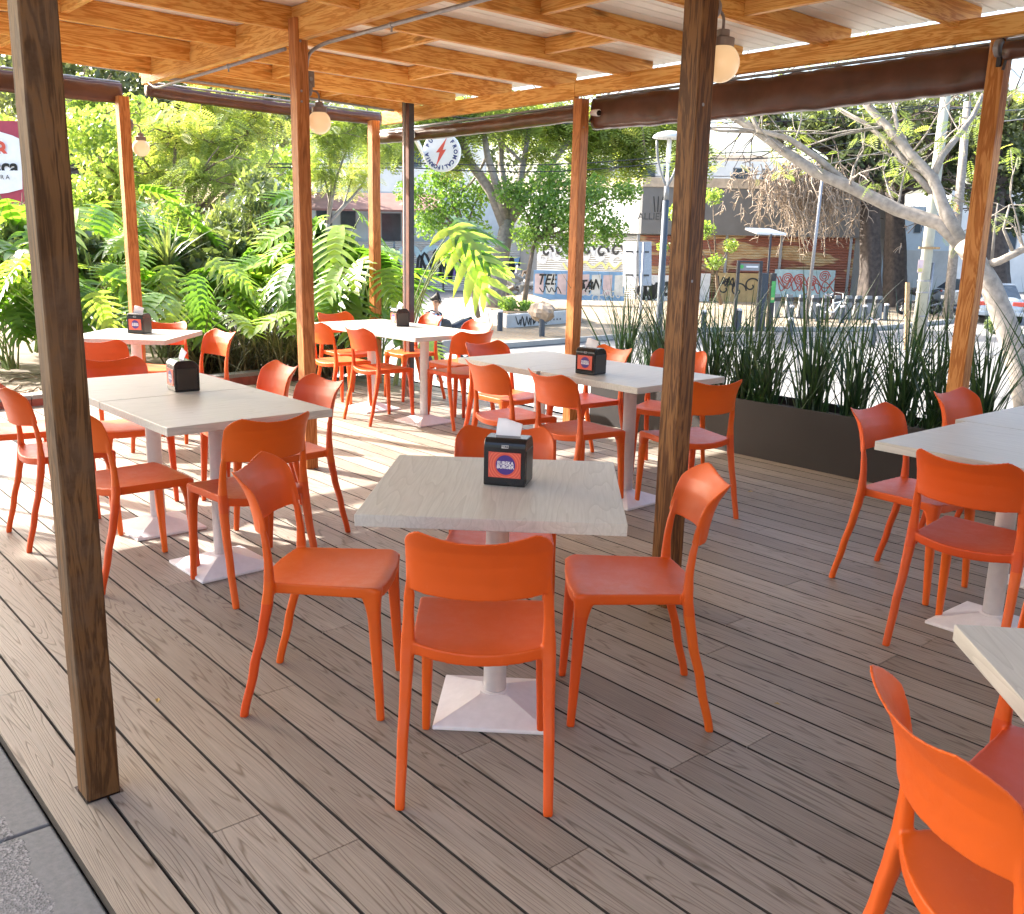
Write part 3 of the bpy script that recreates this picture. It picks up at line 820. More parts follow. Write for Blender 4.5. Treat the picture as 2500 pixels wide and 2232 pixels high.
conduit('grey conduit crossing under the far rafter above the dark curtain', [(7.98, -3.10, 2.70), (7.98, -3.6, 2.700), (7.98, -5.40, 2.655)], straps=[(7.98, -4.0, 2.69), (7.98, -5.1, 2.662)])
t = thing('junction_box', 'small grey junction box on the slim post above the globe lamp', 'junction box', (5.50, -3.10, 2.42))
m = MB(); m.box((-.028, -.026, -.045), (.028, .024, .045)); m.build('box_body', M['fixture'], t, bevel=.003)
m = MB(); m.tube([(-.0285, 0, 0), (-.033, 0, 0)], [.012, .012], 16); m.build('cover_screw', M['steel'], t)

# ------------------------------------------------------------------ globe lamps (lit, warm)
def opal(strength):
    g = NT('lit_opal_glass'); g.setb(Base_Color=(.62, .50, .38), Roughness=.15)
    lw = g.n('ShaderNodeLayerWeight'); lw.inputs['Blend'].default_value = .35
    g.l(g.ramp(lw.outputs['Facing'], [(.0, (1.0, .60, .27)), (1, (1.0, .70, .40))]), g.b.inputs['Emission Color'])
    g.b.inputs['Emission Strength'].default_value = strength; return g.m
M['opal'] = opal(.125)
def lamp(x, y, z, label, first=[None]):
    if first[0] is not None: return dup(first[0], (x, y, z), 0, label)
    t = thing('globe_lamp', label, 'wall lamp', (x, y, z), 0, 'white globe lamps on the pergola posts')   # origin at the globe's centre, post behind at +y
    m = MB(); n = 28; prof = [(.0705 * math.sin(pi * i / 22), .0705 * -math.cos(pi * i / 22)) for i in range(1, 22)]
    m.lathe(prof, n); m.build('globe', M['opal'], t, smooth=True)
    m = MB(); m.lathe([(.045, .058), (.046, .088), (.030, .092), (.026, .095), (.026, .118), (.008, .121)], 24); m.build('cap', M['fixture'], t, smooth=False, bevel=.001)
    m = MB(); pts = [(0, 0, .115), (0, 0, .15)]
    for k in range(1, 8): a = k / 7 * pi / 2; pts.append((0, .03 - .03 * math.cos(a), .15 + .03 * math.sin(a)))
    pts += [(0, .085, .182)]; m.tube(pts, .006, 10); m.build('arm', M['fixture'], t, smooth=True)
    m = MB(); m.lathe([(.045, .0), (.045, .012), (.038, .026), (.012, .028)], 28); o = m.build('wall_plate', M['fixture'], t); o.location = (0, .090, .182); o.rotation_euler = (pi / 2, 0, 0)
    first[0] = t; return t
lamp(5.49, -3.163, 2.175, 'lit globe lamp on the slim post in the middle')
lamp(2.455, -3.168, 2.168, 'lit globe lamp on the dark post at the top right, the largest globe')
lamp(8.42, -3.135, 2.185, 'lit globe lamp on the far orange post before the trees, the smallest globe')

# ------------------------------------------------------------------ security camera on the back post
t = thing('security_camera', 'white bullet security camera on the back post under the curtain', 'camera', (5.55, -5.61, 2.46))
m = MB(); m.tube([(0, 0, 0), (-.10, .03, -.01)], [.026, .026], 16); m.build('housing', M['white'], t, smooth=False, bevel=.002)
m = MB(); m.tube([(-.099, .0297, -.0099), (-.104, .0312, -.0104)], [.021, .019], 16); m.build('lens', M['black'], t)
m = MB(); m.tube([(.0, 0, 0), (.0, .02, -.05), (.0, .03, -.07)], .007, 8); m.build('bracket', M['dark_steel'], t)

M['dry_leaf'] = simple('dry_leaf', (.42, .30, .10), .8, .3, 40)
for i, (x, y) in enumerate(((6.05, -4.35), (3.35, -4.9), (2.15, -2.75), (5.2, -3.6), (1.62, -2.62), (3.4, -2.95), (2.9, -1.02), (7.1, -3.6), (1.9, -5.3))):
    m = MB(); a = R.uniform(0, 6.28); L = R.uniform(.012, .022); d = Vector((math.cos(a), math.sin(a), 0)); s_ = Vector((-d.y, d.x, 0))
    m.add([-d * L + Vector((0, 0, .001)), s_ * L * .45 + Vector((0, 0, .006)), d * L + Vector((0, 0, .002)), -s_ * L * .45 + Vector((0, 0, .004))], [(0, 1, 2, 3)])
    o = m.build('fallen_leaf', M['dry_leaf']); o.location = (x, y, .001); tag(o, 'tiny dry leaf lying on the deck boards', 'leaf', 'tiny dry leaves on the deck')
# ------------------------------------------------------------------ long planter with blade-leaved irises
PX0, PX1 = .55, 5.58
M['planter'] = simple('dark_fibre_cement', (.024, .020, .019), .75, .22, 1.6, .12, bscale=120)
t = thing('planter', 'long dark grey planter trough at the edge of the deck', 'planter', ((PX0 + PX1) / 2, -5.94, 0))
C0 = Vector(t.location)
def lobj(mb, name, mat, t_=None, **kw):
    t_ = t_ or t; o = mb.build(name, mat, None, origin=tuple(t_.location), **kw); o.parent = t_; o.location = (0, 0, 0); return o
m = MB()
y0, y1 = -6.14, -5.745
m.box((PX0, y1 - .018, -.02), (PX1, y1, .402)); m.box((PX0, y0, -.02), (PX1, y0 + .018, .402)); m.box((PX0, y0 + .019, -.02), (PX0 + .018, y1 - .019, .401)); m.box((PX1 - .018, y0 + .019, -.02), (PX1, y1 - .019, .401))
lobj(m, 'trough', M['planter'], bevel=.002)
m = MB(); m.box((PX0 + .02, y0 + .02, .30), (PX1 - .02, y1 - .02, .345)); lobj(m, 'soil', simple('dark_soil', (.035, .026, .02), .95, .3, 20, .8))

def blade_mat(name, c0, c1, rough=.42, trans=.35):
    b = NT(name); r = b.attr('rnd')
    c = b.ramp(r, [(0, c0), (1, c1)])
    b.setb(Base_Color=c, Roughness=rough)
    tr = b.n('ShaderNodeBsdfTranslucent'); b.l(b.mix(1.0, c, (1.5, 1.7, .7), 'MULTIPLY'), tr.inputs[0])
    mx = b.n('ShaderNodeMixShader'); mx.inputs[0].default_value = trans
    b.l(b.b.outputs[0], mx.inputs[1]); b.l(tr.outputs[0], mx.inputs[2]); b.l(mx.outputs[0], b.out.inputs[0])
    return b.m
M['iris'] = blade_mat('iris_blades', (.010, .036, .017), (.060, .115, .040), .38, .14)
def blades(mb, n, h, spread, w, rr, droop=.2, base=.07, z0=0.0, seg=7):
    for _ in range(n):
        a = rr.uniform(0, 2 * pi); lean = rr.uniform(.03, 1) ** .8 * spread; L = h * rr.uniform(.55, 1.05)
        bx, by = rr.gauss(0, base), rr.gauss(0, base * .8); dr = rr.random() ** 3 * droop; ww = w * rr.uniform(.6, 1.25)
        d = Vector((math.cos(a), math.sin(a), 0)); sd = Vector((-d.y, d.x, 0)); tw = rr.uniform(-.8, .8)
        sd = (sd * math.cos(tw) + d * math.sin(tw)); vs = []; mb.rv = rr.uniform(.02, 1)
        for i in range(seg + 1):
            s = i / seg
            r_ = lean * (s ** 1.25) * L + dr * L * s ** 3
            z = L * s * math.cos(min(1.3, lean * .75)) - dr * L * .9 * s ** 3.2
            c = Vector((bx, by, z0 + z)) + d * r_; k = ww * (1 - s ** 2.5) * (.7 + .3 * min(1, s * 4)) + .0006
            vs += [c - sd * k / 2, c + sd * k / 2]
        mb.add(vs, [(2 * i, 2 * i + 1, 2 * i + 3, 2 * i + 2) for i in range(seg)])
IR = []
for s_ in range(4):
    m = MB(); rr = random.Random(50 + s_); blades(m, 74, 1.07, .52, .0155, rr, .35, .05, .0, 7); blades(m, 24, .55, .9, .012, rr, .7, .06)
    o = m.build('iris_clump', M['iris'], smooth=True); IR.append(o)
names_x = [5.42, 5.12, 4.84, 4.52, 4.22, 3.94, 3.62, 3.33, 3.02, 2.74, 2.44, 2.12, 1.80, 1.48, 1.16, .86]
words = ['first', 'second', 'third', 'fourth', 'fifth', 'sixth', 'seventh', 'eighth', 'ninth', 'tenth', 'eleventh', 'twelfth', 'thirteenth', 'fourteenth', 'fifteenth', 'sixteenth']
for i, x in enumerate(names_x):
    src = IR[i % 4]; o = src if i < 4 else src.copy()
    if i >= 4: COL.objects.link(o)
    o.location = (x + R.uniform(-.04, .04), -5.94 + R.uniform(-.06, .05), .33); o.rotation_euler = (0, 0, R.uniform(0, 6)); k = R.uniform(.82, 1.02); o.scale = (k, k, k * R.uniform(.92, 1.05))
    tag(o, 'green blade-leaved iris clump in the long planter, %s from its left end' % words[i], 'plant', 'iris clumps in the long planter')
# two small white iris flowers
for i, (x, z, lb) in enumerate(((3.55, 1.16, 'small white iris flower above the planter, the higher of two'), (3.20, 1.02, 'small white iris flower above the planter, the lower of two'))):
    m = MB()
    for k in range(6):
        a = k * pi / 3; d = Vector((math.cos(a), math.sin(a), .25 if k % 2 else .6)); s_ = Vector((-math.sin(a), math.cos(a), 0)) * .011
        m.add([(0, 0, 0), d * .022 + s_, d * .042, d * .022 - s_], [(0, 1, 2, 3)])
    t = thing('iris_flower', lb, 'flower', (x, -5.9, z), 0, 'white flowers on the irises')
    m.build('petals', M['paper'], t)
    m = MB(); m.tube([(0, 0, 0), (.01, 0, -.3), (.02, 0, -z + .36)], .0025, 6); m.build('stalk', M['iris'], t)
# ================================================================== surroundings
ZS = -1.30                                # street level, the deck is a raised terrace
def Gz(u, v, z=ZS):
    r = ray(u, v); return Vector(EYE + r * ((z - 1.5) / r[2]))
def gp(u, d, z=ZS):                       # point at height z under pixel column u (at about row 700), depth d
    v = 620.0
    for _ in range(30):
        p = P(u, v, d)
        v += (p.z - z) * F0 / d
    return P(u, v, d)
FW = Vector((CR[2][0], CR[2][1], 0)).normalized(); RT = Vector((CR[0][0], CR[0][1], 0)).normalized()
def sub(mb, name, mat, t, **kw):
    """part of thing t from world-space geometry (t unrotated)"""
    o = mb.build(name, mat, None, origin=tuple(t.location), **kw); o.parent = t; o.location = (0, 0, 0); return o

# street surfaces
def litter():
    t = NT('leaf_littered_pavement'); v = t.mapped((1, 1, 1))
    a = t.noise(v, .8, 7, .7); b = t.noise(v, 12, 5, .8)
    c = t.ramp(a, [(.35, (.22, .20, .17)), (.65, (.14, .115, .08))])
    c = t.mix(t.ramp(b, [(.45, (0, 0, 0)), (.62, (.9, .9, .9))]), c, (.32, .22, .11))
    t.setb(Base_Color=c, Roughness=.95); return t.m
M['litter'] = litter()
m = MB(); pts = [Gz(a, b, ZS + .12) for a, b in ((1150, 842), (1240, 836), (1560, 812), (1700, 800), (1800, 797), (2040, 799), (2143, 796), (2246, 786), (2322, 779))]
far = [p + FW * 40 - RT * 0 for p in (pts[-1], pts[0])]
far = [pts[-1] + FW * 16 + RT * 4, pts[0] + FW * 40]
m.prism([p - Vector((0, 0, .3)) for p in pts + far], (0, 0, .3)); struct(m.build('sidewalk', M['litter'], bevel=.01))
m = MB()
for a, b in zip(pts, pts[1:]): m.bar(a + Vector((0, 0, -.06)) - FW * .08, b + Vector((0, 0, -.06)) - FW * .08, .15, .135)
struct(m.build('kerb', M['pale_conc']))
# low plaza paving just outside the terrace with faint slab joints
m = MB()
for i in range(14):
    for j in range(6):
        a = Vector((9.6 + i * 1.5, -6.4 - j * 1.5, ZS - .1)); m.box((a.x - 6, a.y - 1.49, ZS - .1), (a.x - 6 + 1.49, a.y, ZS + .012))
struct(m.build('pavement', M['pale_conc'], bevel=.004))
# retaining edge of the terrace and of the garden bed
m = MB(); m.box((-4, -5.99, ZS - .1), (9.0, -5.94, -.035)); struct(m.build('terrace_wall', M['concrete']))

# garden bed with kerb
bed = [(8.98, 7), (8.98, -2.2), (9.40, -5.30), (10.6, -6.2), (14.5, -6.4), (17, -4), (20, 7)]
m = MB(); m.prism([(x + .0, y, ZS - .1) for x, y in bed], (0, 0, -ZS + .11)); struct(m.build('garden_bed', simple('dry_garden_soil', (.16, .12, .085), .95, .45, 3, .9, bscale=40)))
m = MB()
kp = [(8.93, 7), (8.93, -2.2), (9.35, -5.35), (10.6, -6.28), (14.5, -6.5)]
for a, b in zip(kp, kp[1:]):
    m.m = 0; m.bar((*a, -.02), (*b, -.02), .13, .16); m.m = 1; m.bar((*a, .080), (*b, .080), .16, .035)
tag(m.build('kerb_wall', [simple('red_painted_kerb', (.30, .085, .06), .8, .3, 8), M['concrete']], origin=(8.93, 0, 0)), 'low red kerb with a concrete top around the garden bed', 'kerb')
m = MB(); rr = random.Random(5)
for i in range(60):
    x, y = rr.uniform(9.1, 11.5), rr.uniform(-3.4, -.8); a = rr.uniform(0, 6.3); p = Vector((x, y, .015)); q = [p]
    for k in range(7): a += rr.uniform(-.5, .5); p = p + Vector((math.cos(a), math.sin(a), 0)) * rr.uniform(.06, .14); q.append(p + Vector((0, 0, rr.uniform(-.015, .02))))
    m.tube(q, [rr.uniform(.006, .016) * (1 - k / 9) for k in range(8)], 5)
struct(m.build('surface_roots', simple('dry_roots', (.30, .23, .16), .9, .25, 20), smooth=True), 'stuff', 'dry roots and stalks lying on the soil of the garden bed')

# ------------------------------------------------------------------ leaves
def leaf_mat(name, c0, c1, c2=None, trans=.45, rough=.45):
    b = NT(name); r = b.attr('rnd')
    st = [(0, c0), (.6, c1)] + ([(1, c2)] if c2 else [])
    c = b.ramp(r, st); b.setb(Base_Color=c, Roughness=rough)
    tr = b.n('ShaderNodeBsdfTranslucent'); b.l(b.mix(1.0, c, (1.6, 1.55, .6), 'MULTIPLY'), tr.inputs[0])
    mx = b.n('ShaderNodeMixShader'); mx.inputs[0].default_value = trans
    b.l(b.b.outputs[0], mx.inputs[1]); b.l(tr.outputs[0], mx.inputs[2]); b.l(mx.outputs[0], b.out.inputs[0]); return b.m
M['lf_round'] = leaf_mat('small_round_leaves', (.11, .18, .055), (.22, .32, .09), (.46, .53, .20), .5)
M['lf_feather'] = leaf_mat('feathery_leaves', (.14, .20, .065), (.26, .34, .11), (.48, .47, .18), .5)
M['lf_vivid'] = leaf_mat('vivid_green_leaves', (.07, .15, .035), (.14, .26, .06), (.30, .42, .13))
M['lf_dark'] = leaf_mat('dark_evergreen_leaves', (.05, .07, .035), (.10, .13, .06), (.20, .23, .11), .35)
M['lf_grey'] = leaf_mat('grey_green_long_leaves', (.08, .12, .06), (.16, .21, .10), (.30, .36, .17), .3)
M['lf_philo'] = leaf_mat('philodendron_leaves', (.07, .16, .03), (.18, .33, .06), (.42, .55, .17), .50, .28)
M['bark_grey'] = simple('pale_grey_bark', (.25, .22, .19), .85, .3, 9, .5, bscale=40)
M['bark_brown'] = simple('brown_bark', (.17, .125, .09), .9, .3, 9, .6, bscale=30)
M['bark_dark'] = simple('dark_bark', (.060, .046, .038), .9, .4, 6, .8, bscale=18)
M['twig'] = simple('dry_twigs', (.30, .235, .175), .9, .25, 12)

def pts_in(clumps, n, seed, shell=.55):
    rs = np.random.RandomState(seed); c = np.array([list(k[0]) for k in clumps]); r = np.array([k[1] if hasattr(k[1], '__len__') else (k[1],) * 3 for k in clumps])
    wt = (r.prod(1)) ** (2 / 3); idx = rs.choice(len(c), n, p=wt / wt.sum())
    d = rs.normal(size=(n, 3)); d /= np.linalg.norm(d, axis=1)[:, None]
    rad = rs.uniform(0, 1, n) ** shell
    return c[idx] + d * r[idx] * rad[:, None], idx, rs
def leafcloud(name, clumps, n, size, mat, seed, parent=None, elong=1.5, hang=0.0, shell=.5):
    p, idx, rs = pts_in(clumps, n, seed, shell)
    a = rs.normal(size=(n, 3)); a[:, 2] -= hang; a /= np.linalg.norm(a, axis=1)[:, None]
    b = np.cross(a, rs.normal(size=(n, 3))); b /= np.linalg.norm(b, axis=1)[:, None]
    s = size * rs.uniform(.55, 1.35, n)[:, None]; L = s * elong
    v = np.stack([p - a * L * .5, p + b * s * .5 - a * L * .05, p + a * L * .5, p - b * s * .5 - a * L * .05], 1).reshape(-1, 3)
    cr = rs.uniform(0, 1, len(clumps)); rnd = np.clip(cr[idx] * .45 + rs.uniform(0, .6, n), .01, 1)
    if parent is not None: v = v - np.array(parent.location)
    return fast_mesh(name, v, 4, mat, rnd, parent)
def sprays(name, clumps, n, L, mat, seed, parent=None, pairs=9, droop=.35, shell=.6, wid=.26):
    p, idx, rs = pts_in(clumps, n, seed, shell)
    a = rs.normal(size=(n, 3)); a[:, 2] = a[:, 2] * .35 - droop; a /= np.linalg.norm(a, axis=1)[:, None]
    b = np.cross(a, np.array([0, 0, 1.0]) + rs.normal(size=(n, 3)) * .35); b /= np.linalg.norm(b, axis=1)[:, None]
    Ls = L * rs.uniform(.6, 1.3, n)[:, None]; out = []
    for k in range(pairs):
        t = (k + .5) / pairs; c = p + a * Ls * t - np.array([0, 0, 1.0]) * Ls * .25 * t * t
        w = Ls * wid * math.sin(pi * (.15 + .8 * t)); g = Ls / pairs * .38
        for sgn in (-1, 1):
            tip = c + b * w * sgn + a * w * .35
            out.append(np.stack([c - a * g * .4, (c + tip) / 2 - a * g, tip, (c + tip) / 2 + a * g], 1))
    v = np.concatenate(out, 0).reshape(-1, 3)
    cr = rs.uniform(0, 1, len(clumps)); rn = np.clip(cr[idx] * .4 + rs.uniform(0, .65, n), .01, 1); rnd = np.tile(rn, pairs * 2)
    if parent is not None: v = v - np.array(parent.location)
    return fast_mesh(name, v, 4, mat, rnd, parent)

def branchy(m, p, d, r, L, depth, rr, tips, up=.12, spread=.55, minr=.004, sides=6):
    pts = [Vector(p)]; rs_ = [r]; d = Vector(d).normalized(); n = 4; q = Vector(p)
    for i in range(n):
        d = (d + Vector((rr.gauss(0, .13), rr.gauss(0, .13), rr.gauss(0, .10) + up * .3))).normalized()
        q = q + d * L / n; pts.append(q.copy()); rs_.append(max(minr, r * (1 - .38 * (i + 1) / n)))
    m.tube(pts, rs_, sides, cap=False)
    if depth == 0 or rs_[-1] <= minr * 1.01: tips.append((q.copy(), d.copy())); return
    k = rr.choice((2, 2, 3))
    for _ in range(k):
        e = Vector((rr.gauss(0, 1), rr.gauss(0, 1), rr.gauss(0, 1))); e = (e - d * e.dot(d)).normalized()
        branchy(m, q, d + e * rr.uniform(.3, 1) * spread * 1.4, rs_[-1] * rr.uniform(.6, .82), L * rr.uniform(.6, .88), depth - 1, rr, tips, up, spread, minr, max(4, sides - 1))
    if rr.random() < .7:
        i = rr.randint(1, 3); e = Vector((rr.gauss(0, 1), rr.gauss(0, 1), rr.gauss(0, 1))).normalized()
        branchy(m, pts[i], d + e * .9, rs_[i] * .5, L * .6, max(0, depth - 2), rr, tips, up, spread, minr, 4)

# ---- near garden trees (behind the bed)
def garden_tree(label, base, h, clumps, n, size, mat, seed, kind='round', bark='bark_brown', r0=.10, grp='trees beyond the garden bed'):
    t = thing('garden_tree', label, 'tree', base, 0, grp); rr = random.Random(seed); m = MB(); tips = []
    c0 = Vector(clumps[0][0]); b = Vector(base)
    top = b + (c0 - b) * .55; m.tube([b, b + (top - b) * .5 + Vector((rr.uniform(-.1, .1), rr.uniform(-.1, .1), 0)), top], [r0, r0 * .85, r0 * .7], 9)
    for c, r in clumps:
        c = Vector(c); mid = (top + c) / 2 + Vector((rr.uniform(-.2, .2), rr.uniform(-.2, .2), -.1)); m.tube([top, mid, c], [r0 * .6, r0 * .38, r0 * .18], 6)
        for _ in range(3): branchy(m, c, (rr.gauss(0, 1), rr.gauss(0, 1), rr.gauss(.2, .6)), r0 * .22, (max(r) if hasattr(r, '__len__') else r) * .7, 2, rr, tips, minr=.006, sides=5)
    sub(m, 'trunk', M[bark], t, smooth=True)
    if kind == 'round': leafcloud('crown', clumps, n, size, M[mat], seed, t, 1.7, .3)
    elif kind == 'long': leafcloud('crown', clumps, n, size, M[mat], seed, t, 4.5, .6)
    else: sprays('crown', clumps, n, size, M[mat], seed, t)
    return t
def clump_px(lst): return [(P(u, v, d), tuple(k * d / F0 for k in (r, r, r * .8))) for u, v, d, r in lst]
garden_tree('bushy tree with small round bright leaves, behind the weathered post', gp(250, 15, -.1), 3,
            clump_px([(240, 340, 15, 105), (300, 430, 14.5, 100), (230, 500, 15, 100), (330, 300, 16, 85), (215, 250, 17, 75)]), 7000, .062, 'lf_round', 21)
garden_tree('feathery yellow-green tree with orange flowers, seen right of the small globe lamp', gp(480, 14, -.1), 3,
            clump_px([(430, 330, 14, 90), (540, 350, 14.5, 100), (620, 290, 15, 90), (480, 430, 13.5, 80), (600, 430, 14, 80), (380, 420, 14, 70), (500, 260, 15, 80)]), 2100, .28, 'lf_feather', 22, 'feather')
garden_tree('thin tree with yellow leaves, right of the slim post', gp(800, 17, -.2), 3,
            clump_px([(800, 330, 17, 75), (870, 300, 17.5, 80), (790, 420, 17, 50), (860, 430, 18, 60), (930, 350, 19, 60)]), 2000, .26, 'lf_feather', 23, 'feather', 'bark_grey', .06)
garden_tree('tall dark tree at the back left, above the restaurant sign', gp(120, 30, ZS), 6,
            clump_px([(60, 190, 30, 130), (260, 210, 31, 150), (480, 230, 32, 150), (680, 250, 32, 130), (0, 480, 30, 90)]), 11000, .14, 'lf_dark', 24, 'round', 'bark_dark', .28)
garden_tree('grey-green shrub with long hanging leaves, left of the slim post', gp(650, 11.8, 0), 2,
            clump_px([(640, 500, 11.8, 75), (690, 560, 11.6, 70), (600, 590, 12, 75), (660, 640, 11.8, 80), (560, 540, 12.3, 60), (620, 440, 12, 45)]), 3300, .038, 'lf_grey', 25, 'long', 'bark_brown', .035)
garden_tree('round-leaved bush low behind the orange post', gp(430, 13, 0), 2,
            clump_px([(430, 560, 13, 90), (520, 610, 13, 80), (360, 600, 13, 80), (450, 680, 13, 90), (240, 620, 13.5, 100), (120, 600, 13.5, 90), (40, 560, 13.5, 80), (560, 700, 12.6, 70)]), 9000, .05, 'lf_round', 26, 'round', 'bark_brown', .05)

shr = [(170, 10.6, 650, 60, 'broad-leaved bush low between the weathered post and the orange post'), (370, 10.9, 640, 60, 'broad-leaved bush beside the orange post, right of it'), (520, 11.2, 660, 65, 'broad-leaved bush left of the long-leaved shrub'), (780, 11.0, 640, 55, 'broad-leaved bush right of the slim post'), (60, 11.0, 640, 70, 'broad-leaved bush at the left edge'), (890, 11.2, 700, 45, 'low broad-leaved bush left of the far corner post')]
for i, (u, d, v, r, lb) in enumerate(shr):
    t = thing('garden_bush', lb, 'bush', gp(u, d, 0), 0, 'broad-leaved bushes in the garden bed')
    leafcloud('leaves', clump_px([(u, v, d, r), (u + 45, v - 45, d + .3, r * .7), (u - 50, v - 25, d + .2, r * .75), (u + 20, v + 55, d, r * .8), (u - 15, v - 75, d + .2, r * .55)]), 1500, .085, M['lf_vivid' if i % 2 else 'lf_grey'], 200 + i, t, 2.3, .2, .6)
# ---- out-of-view trees added left of the deck to block the sun
def added_shade_tree(label, base, clumps, n, seed):
    t = thing('added_shade_tree', label, 'tree', base, 0, 'unseen trees added to shade the deck'); rr = random.Random(seed); m = MB(); tips = []
    b = Vector(base); top = b + Vector((0, 0, 2.6)); m.tube([b, b + Vector((.1, .1, 1.3)), top], [.2, .17, .14], 10)
    for c, r in clumps: c = Vector(c); m.tube([top, (top + c) / 2 + Vector((0, 0, .3)), c], [.11, .08, .03], 7)
    sub(m, 'trunk', M['bark_brown'], t, smooth=True); leafcloud('crown', clumps, n, .17, M['lf_round'], seed, t, 1.5, .2, .45)
added_shade_tree('unseen dense tree added left of the deck for shade', (11.2, 3.6, 0), [((10.0, 3.2, 5.2), (2.2, 1.9, 1.5)), ((11.8, 4.0, 5.8), (2.0, 1.8, 1.5)), ((9.0, 3.8, 6.2), (2.0, 1.8, 1.4)), ((10.6, 2.2, 6.8), (1.7, 1.2, 1.1)), ((10.6, 1.5, 5.6), (1.6, 1.0, 1.0))], 17000, 31)
added_shade_tree('unseen dense tree added for shade left of the near end of the deck', (6.2, 4.2, 0), [((6.6, 2.8, 5.0), (2.2, 1.9, 1.5)), ((8.0, 2.0, 6.1), (2.0, 1.5, 1.3)), ((4.8, 3.0, 5.6), (2.2, 1.9, 1.5)), ((6.0, 1.6, 6.6), (1.9, 1.3, 1.1))], 15000, 32)
added_shade_tree('unseen dense tree added for shade further left beside the garden bed', (14.6, 4.6, 0), [((14.2, 4.0, 7.0), (2.4, 1.9, 1.5)), ((13.0, 3.4, 8.2), (2.0, 1.6, 1.3))], 7000, 33)

# ------------------------------------------------------------------ philodendrons
def philo(seed, nleaf, H, az=None, big=1.0):
    rr = random.Random(seed); lf = MB(); stk = MB()
    for i in range(nleaf):
        a = rr.uniform(0, 2 * pi) if az is None else az + rr.uniform(-.6, .6); el = rr.uniform(.15, 1.0) if az is None else rr.uniform(.85, 1); hgt = H * (.35 + .65 * el) * rr.uniform(.8, 1.05); out = H * (.75 - .5 * el) * rr.uniform(.6, 1.2) * (1.25 if az is not None else 1)
        d = Vector((math.cos(a), math.sin(a), 0)); p0 = Vector((rr.gauss(0, .06), rr.gauss(0, .06), .05))
        p3 = p0 + d * out + Vector((0, 0, hgt)); p1 = p0 + Vector((0, 0, hgt * .45)) + d * out * .15; p2 = p0 + Vector((0, 0, hgt * .85)) + d * out * .5
        q = [p0 * (1 - t) ** 3 + p1 * 3 * t * (1 - t) ** 2 + p2 * 3 * t * t * (1 - t) + p3 * t ** 3 for t in [k / 7 for k in range(8)]]
        stk.tube(q, [.013 - .0012 * k for k in range(8)], 5, cap=False)
        L = rr.uniform(.32, .56) * (H / 1.7) ** .5 * big; W = L * .66; tilt = rr.uniform(-.1, 1.0); roll_ = rr.uniform(-.5, .5)
        ax = (d * math.cos(tilt) - Vector((0, 0, 1)) * math.sin(tilt)).normalized(); sd = Vector((0, 0, 1)).cross(d); nrm = sd.cross(ax) * -1
        sd2 = sd * math.cos(roll_) + nrm * math.sin(roll_); nn = ax.cross(sd2).normalized()
        if nn.z < 0: nn = -nn
        lf.rv = rr.uniform(.02, 1)
        def mid(t): return p3 + ax * (L * (t - .12)) - nn * (L * .28 * max(0, t) ** 2)
        NL = 6; vs = []
        for k in range(9):                    # central strip
            t = k / 8; w = W * .30 * math.sin(pi * min(1, .2 + .72 * t)) + .004; c = mid(t)
            vs += [c - sd2 * w + nn * w * .12, c, c + sd2 * w + nn * w * .12]
        lf.add(vs, [(3 * k, 3 * k + 1, 3 * k + 4, 3 * k + 3) for k in range(8)] + [(3 * k + 1, 3 * k + 2, 3 * k + 5, 3 * k + 4) for k in range(8)])
        for k in range(NL + 1):
            t = .02 + .93 * k / NL; ln = W * (math.sin(pi * (.24 + .66 * t)) ** .8) * rr.uniform(.85, 1.08); fw = (t - .22) * 1.15
            for sg in (-1, 1):
                dr = (sd2 * sg + ax * fw).normalized(); c = mid(t); vs = []; seg = 4; ww = L * .052 * rr.uniform(.75, 1.3)
                for j in range(seg + 1):
                    s = j / seg; pc = c + dr * ln * s + ax * ln * .34 * s * s - nn * ln * (.04 + .13 * s) * s; k2 = ww * (1.0 + .35 * math.sin(pi * s) - .95 * s ** 3)
                    tv = (ax - dr * ax.dot(dr)).normalized(); vs += [pc - tv * k2 + nn * k2 * .25, pc, pc + tv * k2 + nn * k2 * .25]
                lf.add(vs, [(3 * j, 3 * j + 1, 3 * j + 4, 3 * j + 3) for j in range(seg)] + [(3 * j + 1, 3 * j + 2, 3 * j + 5, 3 * j + 4) for j in range(seg)])
            # end of pair
    t = thing('philodendron', '', 'plant', (0, 0, 0), 0, 'split-leaf philodendrons in the garden bed')
    lf.build('leaves', M['lf_philo'], t, smooth=True); stk.build('stalks', simple('green_stalks', (.22, .30, .11), .5, .2, 8), t, smooth=True); return t
PH = [philo(61, 20, 1.60), philo(62, 17, 1.35), philo(63, 21, 1.85), philo(64, 14, .95), philo(65, 5, 1.85, math.atan2(RT.y, RT.x), 1.15)]
